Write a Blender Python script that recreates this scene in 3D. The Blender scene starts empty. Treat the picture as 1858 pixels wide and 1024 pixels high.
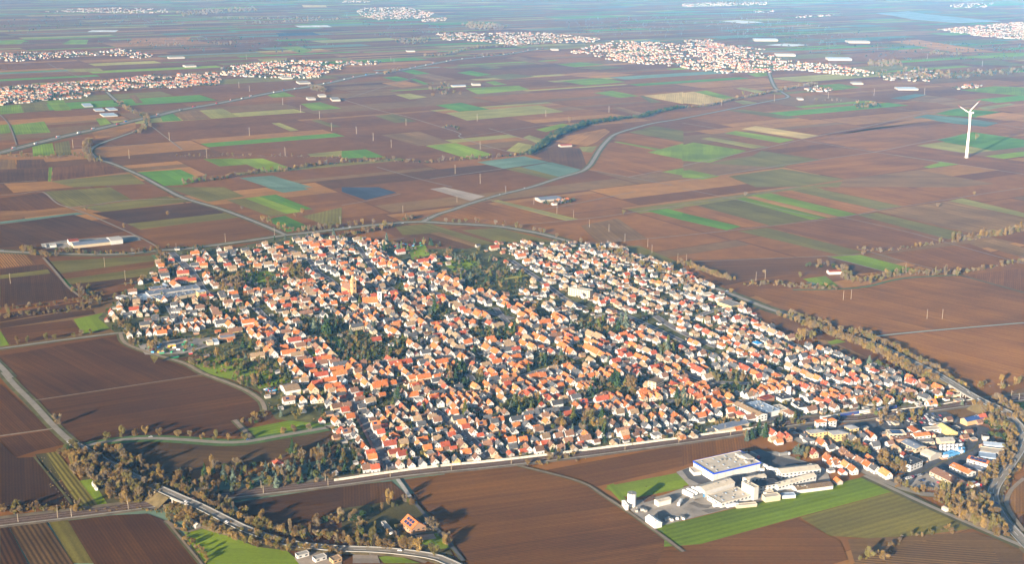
import bpy, math, random, bisect
from mathutils import Vector, Matrix
random.seed(7)
R = random.random
scene = bpy.context.scene
COL = scene.collection

# ------------------------------------------------------------------ camera, sky, sun, exposure
CAM_H, FOC, PITCH = 500.0, 2200.0, math.radians(15.06)
cam = bpy.data.cameras.new('camera')
cam.sensor_width = 36.0
cam.lens = FOC / 1858.0 * 36.0
cam.clip_start = 1.0
cam.clip_end = 60000.0
camo = bpy.data.objects.new('camera', cam)
camo.location = (0, 0, CAM_H)
camo.rotation_euler = (math.radians(90) - PITCH, 0, 0)
COL.objects.link(camo)
scene.camera = camo

SUN_EL, SUN_AZ = math.radians(13.0), math.radians(35.0)      # light travels 35 degrees right of the view axis
world = bpy.data.worlds.new('World')
scene.world = world
world.use_nodes = True
wn = world.node_tree.nodes
wn.clear()
sky = wn.new('ShaderNodeTexSky'); sky.sky_type = 'NISHITA'; sky.sun_disc = False
sky.sun_elevation = SUN_EL; sky.sun_rotation = math.radians(180) + SUN_AZ
sky.altitude = 300; sky.air_density = 1.0; sky.dust_density = 1.2
bg = wn.new('ShaderNodeBackground'); bg.inputs['Strength'].default_value = 0.05
wo = wn.new('ShaderNodeOutputWorld')
world.node_tree.links.new(sky.outputs[0], bg.inputs[0])
world.node_tree.links.new(bg.outputs[0], wo.inputs[0])
sun = bpy.data.lights.new('sun', 'SUN')
sun.energy = 5.0; sun.angle = math.radians(0.5); sun.color = (1.0, 0.85, 0.68)
suno = bpy.data.objects.new('sun', sun)
ld = Vector((math.sin(SUN_AZ) * math.cos(SUN_EL), math.cos(SUN_AZ) * math.cos(SUN_EL), -math.sin(SUN_EL)))
suno.rotation_euler = ld.to_track_quat('-Z', 'Y').to_euler()
suno.location = (0, 0, 900)
COL.objects.link(suno)
vs = scene.view_settings
vs.view_transform = 'Standard'; vs.look = 'None'; vs.gamma = 1.0; vs.use_curve_mapping = False
vs.exposure = 1.5
HAZE_D, HAZE_COL = 3.4e-5, (0.15, 0.46, 1.0, 1)

# ------------------------------------------------------------------ where a pixel of the photograph meets the ground
def P(x, y, z=0.0):
    a = PITCH + math.atan((y - 512) / FOC)
    D = (CAM_H - z) / math.tan(a)
    ax = D * math.cos(PITCH) + (CAM_H - z) * math.sin(PITCH)
    return Vector(((x - 929) / FOC * ax, D, z))
def S(p):
    ax = p[1] * math.cos(PITCH) + (CAM_H - p[2]) * math.sin(PITCH)
    up = p[1] * math.sin(PITCH) - (CAM_H - p[2]) * math.cos(PITCH)
    return 929 + FOC * p[0] / ax, 512 - FOC * up / ax
TILE = dict(Z=(0, 0, 1), A=(0, 0, 2.9968), B=(620, 0, 2.9968), C=(1238, 0, 2.9968), D=(0, 340, 2.9968), E=(620, 340, 2.9968),
            F=(1238, 340, 2.9968), G=(0, 684, 2.9968), H=(620, 684, 2.9968), I=(1238, 684, 2.9968),
            K=(1100, 780, 4.645), L=(1458, 740, 4.645), V=(180, 440, 6.193), W=(480, 440, 6.193),
            a=(590, 700, 5.9935), b=(900, 700, 5.9935), c=(1210, 700, 5.9935), d=(430, 560, 5.9935), e=(740, 560, 5.9935),
            f=(1050, 560, 5.9935), g=(1360, 560, 5.9935), u=(780, 430, 5.9935), v=(1090, 430, 5.9935), w=(500, 400, 6.636),
            x=(180, 560, 5.9935), y=(1550, 600, 6.032), z=(100, 840, 5.9935))
def T(t, u, v):
    o = TILE[t]
    return o[0] + u / o[2], o[1] + v / o[2]
def TP(t, u, v, z=0.0):
    return P(*T(t, u, v), z)
def pts(t, s, z=0.0):
    n = [float(q) for q in s.replace(',', ' ').split()]
    return [TP(t, n[i], n[i + 1], z) for i in range(0, len(n), 2)]
def px(t, s):
    n = [float(q) for q in s.replace(',', ' ').split()]
    return [T(t, n[i], n[i + 1]) for i in range(0, len(n), 2)]
def inside(p, poly):
    c = False; j = len(poly) - 1
    for i in range(len(poly)):
        a, b = poly[i], poly[j]
        if (a[1] > p[1]) != (b[1] > p[1]) and p[0] < (b[0] - a[0]) * (p[1] - a[1]) / (b[1] - a[1]) + a[0]:
            c = not c
        j = i
    return c
def smooth(pl, step=12.0):
    """Catmull-Rom through the points, so roads and rails bend like roads."""
    out = []
    n = len(pl)
    for i in range(n - 1):
        p0, p1, p2, p3 = pl[max(i - 1, 0)], pl[i], pl[i + 1], pl[min(i + 2, n - 1)]
        k = max(1, int((p2 - p1).length / step)); k = min(k, 30)
        for j in range(k):
            t = j / k
            out.append(0.5 * ((2 * p1) + (p2 - p0) * t + (2 * p0 - 5 * p1 + 4 * p2 - p3) * t * t + (3 * p1 - p0 - 3 * p2 + p3) * t ** 3))
    out.append(pl[-1].copy())
    return out
def walk(pl, step, jit=0.0):
    """points every step metres along a polyline, with the heading there"""
    res = []; carry = 0.0
    for a, b in zip(pl, pl[1:]):
        L = (b - a).length
        if L < 1e-6: continue
        d = (b - a) / L
        s = carry
        while s < L:
            res.append((a + d * (s + (R() - .5) * jit), math.atan2(d.y, d.x)))
            s += step
        carry = s - L
    return res

# ------------------------------------------------------------------ materials
def nodes(name, rough=0.85, spec=0.3):
    m = bpy.data.materials.new(name); m.use_nodes = True
    nt = m.node_tree; b = nt.nodes['Principled BSDF']
    b.inputs['Roughness'].default_value = rough
    b.inputs['Specular IOR Level'].default_value = spec
    return m, nt, b
def N(nt, t, **k):
    n = nt.nodes.new(t)
    for a, v in k.items():
        if a in n.inputs: n.inputs[a].default_value = v
        else: setattr(n, a, v)
    return n
def mottled(name, col, var=0.25, scale=0.6, rough=0.85, spec=0.3, rnd=0.12, detail=3, coord='Object', metal=0.0):
    """plain colour with uneven grain and a little difference from object to object"""
    m, nt, b = nodes(name, rough, spec)
    b.inputs['Metallic'].default_value = metal
    l = nt.links
    tc = N(nt, 'ShaderNodeTexCoord')
    no = N(nt, 'ShaderNodeTexNoise', Scale=scale, Detail=detail, Roughness=0.65)
    oi = N(nt, 'ShaderNodeObjectInfo')
    l.new(tc.outputs[coord], no.inputs['Vector'])
    mr = N(nt, 'ShaderNodeMapRange'); mr.inputs[1].default_value = 0.3; mr.inputs[2].default_value = 0.7
    mr.inputs[3].default_value = 1 - var; mr.inputs[4].default_value = 1 + var
    l.new(no.outputs[0], mr.inputs[0])
    m2 = N(nt, 'ShaderNodeMapRange'); m2.inputs[3].default_value = 1 - rnd; m2.inputs[4].default_value = 1 + rnd
    l.new(oi.outputs['Random'], m2.inputs[0])
    mu = N(nt, 'ShaderNodeMath', operation='MULTIPLY')
    l.new(mr.outputs[0], mu.inputs[0]); l.new(m2.outputs[0], mu.inputs[1])
    vm = N(nt, 'ShaderNodeVectorMath', operation='SCALE')
    vm.inputs[0].default_value = col[:3]
    l.new(mu.outputs[0], vm.inputs['Scale'])
    l.new(vm.outputs[0], b.inputs['Base Color'])
    return m
# roofs, walls and the rest
RC = dict(o=(0.40, 0.13, 0.04), r=(0.30, 0.07, 0.035), b=(0.18, 0.10, 0.065), g=(0.075, 0.078, 0.085), t=(0.26, 0.185, 0.115),
          f=(0.27, 0.26, 0.25), u=(0.03, 0.2, 0.5), O=(0.38, 0.165, 0.06))
ROOF = {k: mottled('roof_' + n, RC[k], 0.32, 0.7, 0.8, 0.25, 0.36) for k, n in
        dict(o='orange_tiles', r='red_tiles', b='brown_tiles', g='dark_grey_tiles', t='pale_brown_tiles', f='grey_felt', u='blue_sheet', O='weathered_orange_tiles').items()}
WC = dict(w=(0.53, 0.53, 0.52), c=(0.46, 0.39, 0.28), y=(0.50, 0.39, 0.18), p=(0.5, 0.6, 0.7), s=(0.47, 0.31, 0.16), k=(0.36, 0.34, 0.31), n=(0.35, 0.21, 0.13))
WALL = {k: mottled('wall_' + n, WC[k], 0.08, 0.5, 0.9, 0.2, 0.12) for k, n in
        dict(w='white_render', c='cream_render', y='yellow_render', p='pale_blue_render', s='sandstone', k='grey_render', n='brick').items()}
GLASS, _nt, _b = nodes('window_glass', 0.12, 0.6); _b.inputs['Base Color'].default_value = (0.05, 0.06, 0.08, 1)
SOLAR, _nt, _b = nodes('solar_glass', 0.25, 0.6); _b.inputs['Base Color'].default_value = (0.02, 0.035, 0.1, 1)
ASPHALT = mottled('asphalt', (0.085, 0.085, 0.09), 0.22, 0.08, 0.95, 0.2, 0.1)
ROADPALE = mottled('worn_asphalt', (0.25, 0.225, 0.185), 0.15, 0.08, 0.95, 0.2, 0.1)
PATHM = mottled('track_gravel', (0.24, 0.19, 0.13), 0.2, 0.15, 0.95, 0.2, 0.15)
PAVERS = mottled('red_pavers', (0.36, 0.19, 0.14), 0.2, 0.3, 0.95, 0.2)
CONCRETE = mottled('concrete', (0.38, 0.36, 0.33), 0.2, 0.1, 0.9, 0.2)
YARD = mottled('yard_concrete', (0.30, 0.27, 0.23), 0.3, 0.05, 0.9, 0.2)
BALLAST = mottled('track_ballast', (0.115, 0.075, 0.055), 0.25, 0.3, 0.95, 0.1)
STEEL = mottled('galvanised_steel', (0.28, 0.28, 0.27), 0.1, 1, 0.5, 0.5, metal=0.3)
RAILM = mottled('rail_steel', (0.30, 0.24, 0.2), 0.1, 1, 0.4, 0.5, metal=0.6)
POLEM = mottled('pole_concrete', (0.33, 0.27, 0.19), 0.1, 1, 0.8, 0.3)
WHITEP = mottled('white_paint', (0.8, 0.8, 0.79), 0.04, 0.6, 0.5, 0.4, 0.03)
BARRIER = mottled('barrier_panel', (0.52, 0.49, 0.42), 0.22, 0.25, 0.85, 0.2, 0.08)
PALEROOF = mottled('pale_sheet_roof', (0.50, 0.45, 0.37), 0.2, 0.12, 0.8, 0.3, 0.05)
BLUEGREY = mottled('blue_grey_sheet_roof', (0.16, 0.19, 0.25), 0.15, 0.2, 0.6, 0.4, 0.05)
DARKFLAT = mottled('dark_bitumen_roof', (0.05, 0.052, 0.06), 0.2, 0.2, 0.85, 0.3, 0.05)
GLASSROOF = mottled('glass_roof', (0.30, 0.37, 0.47), 0.25, 0.12, 0.3, 0.6, 0.05)
BLUEP = mottled('blue_fascia', (0.01, 0.06, 0.55), 0.06, 0.5, 0.5, 0.4, 0.02)
GREENP = mottled('green_paint', (0.02, 0.30, 0.14), 0.1, 0.5, 0.5, 0.4)
YELLOWP = mottled('yellow_paint', (0.75, 0.40, 0.03), 0.1, 0.5, 0.5, 0.4)
REDP = mottled('red_paint', (0.5, 0.03, 0.03), 0.08, 0.5, 0.4, 0.5)
TWIGS = [mottled('bare_twigs_' + n, c, 0.3, 0.5, 0.9, 0.1, 0.25) for n, c in
         (('ochre', (0.26, 0.175, 0.055)), ('brown', (0.18, 0.118, 0.045)), ('olive', (0.17, 0.145, 0.04)), ('grey', (0.21, 0.16, 0.09)))]
NEEDLE = [mottled('evergreen_' + n, c, 0.35, 0.5, 0.9, 0.1, 0.3) for n, c in
          (('dark', (0.035, 0.065, 0.02)), ('olive', (0.10, 0.115, 0.025)), ('blue', (0.10, 0.13, 0.095)))]
BARK = mottled('bark', (0.20, 0.14, 0.09), 0.2, 1, 0.9, 0.1)
BANKM = mottled('bank_scrub', (0.13, 0.10, 0.045), 0.4, 0.12, 0.95, 0.1, 0.1)
GRASS = mottled('verge_grass', (0.11, 0.105, 0.04), 0.35, 0.05, 0.95, 0.1, 0.15)
CARM = [mottled('car_' + n, c, 0.03, 1, 0.35, 0.5, 0.1) for n, c in
        (('white', (0.75, 0.75, 0.76)), ('silver', (0.42, 0.43, 0.45)), ('black', (0.03, 0.03, 0.035)), ('blue', (0.03, 0.08, 0.25)), ('red', (0.5, 0.02, 0.02)), ('grey', (0.15, 0.16, 0.17)))]
CARN = ['white', 'silver', 'black', 'blue', 'red', 'grey']

def field_material(name, lines=0.0, freq=0.1, streak=0.22):
    """soil or crop: colour from the field object, with streaks and rows along the way it is worked"""
    m, nt, b = nodes(name, 0.95, 0.1); l = nt.links
    oi = N(nt, 'ShaderNodeObjectInfo'); tc = N(nt, 'ShaderNodeTexCoord'); geo = N(nt, 'ShaderNodeNewGeometry')
    def noise(vec, sc, scale, det, lo, hi):
        mp = N(nt, 'ShaderNodeMapping'); mp.inputs['Scale'].default_value = sc
        l.new(vec, mp.inputs['Vector'])
        n = N(nt, 'ShaderNodeTexNoise', Scale=scale, Detail=det, Roughness=0.6)
        l.new(mp.outputs[0], n.inputs['Vector'])
        r = N(nt, 'ShaderNodeMapRange'); r.inputs[1].default_value = 0.3; r.inputs[2].default_value = 0.7
        r.inputs[3].default_value = lo; r.inputs[4].default_value = hi
        l.new(n.outputs[0], r.inputs[0]); return r.outputs[0]
    ob = tc.outputs['Object']
    s1 = noise(ob, (0.004, 0.16, 1), 1, 3, 1 - streak, 1 + streak)
    s2 = noise(ob, (0.0025, 0.022, 1), 1, 3, 0.82, 1.22)
    s3 = noise(geo.outputs['Position'], (0.005, 0.009, 1), 1, 5, 0.74, 1.32)
    s4 = noise(ob, (0.25, 0.5, 1), 1, 4, 0.86, 1.14)
    cur = s1
    for s in (s2, s3, s4):
        mu = N(nt, 'ShaderNodeMath', operation='MULTIPLY'); l.new(cur, mu.inputs[0]); l.new(s, mu.inputs[1]); cur = mu.outputs[0]
    if lines:
        wv = N(nt, 'ShaderNodeTexWave', Scale=freq, Distortion=0.6, Detail=1); wv.bands_direction = 'Y'
        l.new(ob, wv.inputs['Vector'])
        r = N(nt, 'ShaderNodeMapRange'); r.inputs[3].default_value = 1 - lines; r.inputs[4].default_value = 1 + lines
        l.new(wv.outputs['Fac'], r.inputs[0])
        mu = N(nt, 'ShaderNodeMath', operation='MULTIPLY'); l.new(cur, mu.inputs[0]); l.new(r.outputs[0], mu.inputs[1]); cur = mu.outputs[0]
    vm = N(nt, 'ShaderNodeVectorMath', operation='SCALE')
    l.new(oi.outputs['Color'], vm.inputs[0]); l.new(cur, vm.inputs['Scale'])
    l.new(vm.outputs[0], b.inputs['Base Color'])
    return m
SOIL = field_material('worked_soil', 0.13, 0.11)
CROP = field_material('young_crop', 0.10, 0.045, 0.14)
SMOOTHF = field_material('meadow_grass', 0.0, 1, 0.10)
ROWS = field_material('planted_rows', 0.45, 0.075, 0.2)

# ------------------------------------------------------------------ mesh helpers
class MB:
    def __init__(s): s.v = []; s.f = []; s.m = []
    def face(s, ps, m=0):
        n = len(s.v); s.v.extend(ps); s.f.append(tuple(range(n, n + len(ps)))); s.m.append(m)
    def box(s, c, d, m=0, M=None, bottom=False):
        x, y, z = d[0] / 2, d[1] / 2, d[2]
        q = [Vector((c[0] + a, c[1] + b, c[2] + e)) for e in (0, z) for a, b in ((-x, -y), (x, -y), (x, y), (-x, y))]
        if M is not None: q = [M @ t for t in q]
        n = len(s.v); s.v.extend(q)
        fs = [(4, 5, 6, 7), (0, 1, 5, 4), (1, 2, 6, 5), (2, 3, 7, 6), (3, 0, 4, 7)]
        if bottom: fs.append((3, 2, 1, 0))
        for f in fs: s.f.append(tuple(n + i for i in f)); s.m.append(m)
    def cyl(s, c, r0, r1, h, n=10, m=0, top=True, M=None):
        a = [Vector((c[0] + r0 * math.cos(t * 2 * math.pi / n), c[1] + r0 * math.sin(t * 2 * math.pi / n), c[2])) for t in range(n)]
        b = [Vector((c[0] + r1 * math.cos(t * 2 * math.pi / n), c[1] + r1 * math.sin(t * 2 * math.pi / n), c[2] + h)) for t in range(n)]
        if M is not None: a = [M @ t for t in a]; b = [M @ t for t in b]
        k = len(s.v); s.v.extend(a + b)
        for i in range(n):
            j = (i + 1) % n; s.f.append((k + i, k + j, k + n + j, k + n + i)); s.m.append(m)
        if top: s.f.append(tuple(k + n + i for i in range(n))); s.m.append(m)
    def tube(s, a, b, r0, r1, n=5, m=0):
        d = (b - a); L = d.length
        if L < 1e-5: return
        M = Matrix.Translation(a) @ d.to_track_quat('Z', 'Y').to_matrix().to_4x4()
        s.cyl((0, 0, 0), r0, r1, L, n, m, True, M)
    def mesh(s, name, mats):
        me = bpy.data.meshes.new(name)
        me.from_pydata([tuple(q) for q in s.v], [], s.f)
        for mt in mats: me.materials.append(mt)
        if len(mats) > 1: me.polygons.foreach_set('material_index', s.m)
        me.update(); return me
    def build(s, name, mats, parent=None, loc=None, rz=None):
        if not isinstance(mats, (list, tuple)): mats = [mats]
        return link(name, s.mesh(name, mats), parent, loc, rz)
def link(name, data, parent=None, loc=None, rz=None):
    o = bpy.data.objects.new(name, data)
    if parent is not None: o.parent = parent
    if loc is not None: o.location = loc
    if rz is not None: o.rotation_euler = (0, 0, rz)
    COL.objects.link(o); return o
def tag(o, label, cat, group=None):
    o['label'] = label; o['category'] = cat
    if group: o['group'] = group
    return o
def struct(o, label=None, kind='structure'):
    o['kind'] = kind
    if label: o['label'] = label
    return o
def thing(name, loc, rz, label, cat, group=None):
    o = link(name, None, None, loc, rz); o.empty_display_size = 1
    return tag(o, label, cat, group)
def setmat(o, *ms):
    for i, m in enumerate(ms):
        o.material_slots[i].link = 'OBJECT'; o.material_slots[i].material = m
def ordinal(n):
    w = ['', 'first', 'second', 'third', 'fourth', 'fifth', 'sixth', 'seventh', 'eighth', 'ninth', 'tenth', 'eleventh', 'twelfth']
    if n < len(w): return w[n]
    return f"{n}{'th' if 10 <= n % 100 <= 20 else {1: 'st', 2: 'nd', 3: 'rd'}.get(n % 10, 'th')}"

# ------------------------------------------------------------------ haze and the ground
mb = MB()
mb.box((0, 7500, -1.0), (36000, 30000, 540), bottom=True)
hm = bpy.data.materials.new('air'); hm.use_nodes = True; hm.node_tree.nodes.clear()
pv = hm.node_tree.nodes.new('ShaderNodeVolumePrincipled')
pv.inputs['Color'].default_value = HAZE_COL; pv.inputs['Density'].default_value = HAZE_D; pv.inputs['Anisotropy'].default_value = -0.3; pv.inputs['Absorption Color'].default_value = (1, 1, 1, 1)
ho = hm.node_tree.nodes.new('ShaderNodeOutputMaterial')
hm.node_tree.links.new(pv.outputs[0], ho.inputs['Volume'])
hz = mb.build('haze', hm); hz['kind'] = 'stuff'; hz['label'] = 'pale blue winter haze over the plain'

def land_material():
    m, nt, b = nodes('plain_soil', 0.95, 0.1); l = nt.links
    at = N(nt, 'ShaderNodeAttribute', attribute_name='crop'); geo = N(nt, 'ShaderNodeNewGeometry')
    cur = None
    for sc, lo, hi in (((0.003, 0.003, 1), 0.82, 1.2), ((0.03, 0.03, 1), 0.86, 1.15)):
        mp = N(nt, 'ShaderNodeMapping'); mp.inputs['Scale'].default_value = sc
        mp.inputs['Rotation'].default_value = (0, 0, 0.5)
        l.new(geo.outputs['Position'], mp.inputs['Vector'])
        n = N(nt, 'ShaderNodeTexNoise', Scale=1, Detail=5, Roughness=0.6); l.new(mp.outputs[0], n.inputs['Vector'])
        r = N(nt, 'ShaderNodeMapRange'); r.inputs[1].default_value = 0.3; r.inputs[2].default_value = 0.7
        r.inputs[3].default_value = lo; r.inputs[4].default_value = hi; l.new(n.outputs[0], r.inputs[0])
        if cur is None: cur = r.outputs[0]
        else:
            mu = N(nt, 'ShaderNodeMath', operation='MULTIPLY'); l.new(cur, mu.inputs[0]); l.new(r.outputs[0], mu.inputs[1]); cur = mu.outputs[0]
    vm = N(nt, 'ShaderNodeVectorMath', operation='SCALE')
    l.new(at.outputs['Color'], vm.inputs[0]); l.new(cur, vm.inputs['Scale']); l.new(vm.outputs[0], b.inputs['Base Color'])
    return m
LAND = land_material()
FC = dict(B=(0.138, 0.058, 0.012), R=(0.185, 0.079, 0.014), D=(0.098, 0.045, 0.012), P=(0.25, 0.122, 0.028), g=(0.15, 0.22, 0.008), G=(0.095, 0.195, 0.015),
          o=(0.15, 0.125, 0.022), O=(0.16, 0.09, 0.028), y=(0.25, 0.23, 0.05), t=(0.12, 0.18, 0.13), Y=(0.42, 0.31, 0.11), w=(0.50, 0.53, 0.55), d=(0.06, 0.07, 0.095), L=(0.17, 0.235, 0.012),
          n=(0.30, 0.25, 0.2), k=(0.085, 0.072, 0.022), z=(0.2, 0.27, 0.33))
def sheet(name, quads, mat, z):
    """one mesh of coloured parcels"""
    me = bpy.data.meshes.new(name)
    v = []; f = []; cs = []
    for q, c in quads:
        n = len(v); v.extend((p[0], p[1], z) for p in q); f.append(tuple(range(n, n + len(q)))); cs.append(c)
    me.from_pydata(v, [], f); me.materials.append(mat)
    at = me.attributes.new('crop', 'FLOAT_COLOR', 'FACE')
    flat = []
    for c in cs: flat.extend((c[0], c[1], c[2], 1))
    at.data.foreach_set('color', flat)
    return link(name, me)
g0 = sheet('ground', [([(-17900, -7400), (17900, -7400), (17900, 22400), (-17900, 22400)], FC['B'])], LAND, 0.0)
struct(g0, 'the flat brown farmland plain')
# the far parcels of the plain: long strips laid in the valley's field grid
th = math.radians(31); cs_, sn_ = math.cos(th), math.sin(th)
quads = []
def rot(a, b): return (a * cs_ - b * sn_, a * sn_ + b * cs_)
b_ = -4000.0
rr = random.Random(3)
while b_ < 21000:
    blk = rr.uniform(170, 420); a_ = -13000.0
    while a_ < 17000:
        Lb = rr.uniform(250, 700)
        mid = rot(a_ + Lb / 2, b_ + blk / 2)
        if 900 < mid[1] < 19500 and abs(mid[0]) < 1500 + mid[1] * 0.62:
            far = min(1, max(0, (mid[1] - 3500) / 4000))
            k = b_ + 3
            while k < b_ + blk - 14:
                w_ = min(rr.choice((30, 50, 70, 120, 180)) * rr.uniform(.8, 1.3), b_ + blk - k)
                t_ = rr.random(); gp = 0.05 + 0.28 * far
                if mid[1] < 7000: j_ = 1.2
                else: j_ = 1.0
                c = FC[rr.choice('gGoyot')] if t_ < gp else FC[rr.choice('BRRRRPOB' if mid[0] > 0 else 'BBBDRPOB')]
                j = rr.uniform(.9, 1.12) * j_
                quads.append(([rot(a_ + 2, k), rot(a_ + Lb - 3, k), rot(a_ + Lb - 3, k + w_ - .8), rot(a_ + 2, k + w_ - .8)], [q * j for q in c]))
                k += w_
        a_ += Lb
    b_ += blk
struct(sheet('farmland', quads, LAND, 0.06), 'far strips of brown and green farmland')

# ------------------------------------------------------------------ the fields that can be told apart
zlev = [0.12]
NAMEC = dict(B='brown ploughed field', R='reddish brown ploughed field', D='dark brown ploughed field', P='pale pinkish brown field', g='green crop field', G='deep green crop field',
             o='olive stubble field', O='dull olive brown field', y='yellow green field', t='pale grey green field', Y='straw yellow field', w='field under white sheeting', d='dark blue grey netted field',
             L='fresh green meadow', n='pale stony ground', k='dark garden ground', z='pale water')
def field(t, code, s, mat=None, name='field', dirp=None, z=None):
    ps = pts(t, s)
    n = len(ps)
    best = max(range(n), key=lambda i: (ps[(i + 1) % n] - ps[i]).length)
    d = ps[(best + 1) % n] - ps[best]
    if dirp: q = pts(t, dirp); d = q[1] - q[0]
    a = math.atan2(d.y, d.x)
    c = sum(ps, Vector()) / n
    zlev[0] += 0.002
    zz = zlev[0] if z is None else z
    M = Matrix.Rotation(-a, 3, 'Z')
    m_ = MB(); m_.face([M @ Vector((p.x - c.x, p.y - c.y, 0)) for p in ps])
    # keep the sheet facing up
    if sum((ps[i].x * ps[(i + 1) % n].y - ps[(i + 1) % n].x * ps[i].y) for i in range(n)) < 0:
        m_.f = [tuple(reversed(m_.f[0]))]
    mm = mat or {'B': SOIL, 'R': SOIL, 'D': SOIL, 'P': SOIL, 'O': SOIL, 'L': SMOOTHF, 'k': SMOOTHF, 'n': SMOOTHF, 'w': SMOOTHF, 'd': ROWS, 'z': SMOOTHF}.get(code, CROP)
    o = m_.build(name, mm, None, (c.x, c.y, zz), a)
    j = random.uniform(.92, 1.08)
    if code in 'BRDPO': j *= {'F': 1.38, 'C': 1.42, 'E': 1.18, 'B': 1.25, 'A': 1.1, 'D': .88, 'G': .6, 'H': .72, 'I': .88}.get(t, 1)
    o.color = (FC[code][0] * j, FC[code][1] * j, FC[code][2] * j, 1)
    return struct(o, NAMEC[code])
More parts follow.
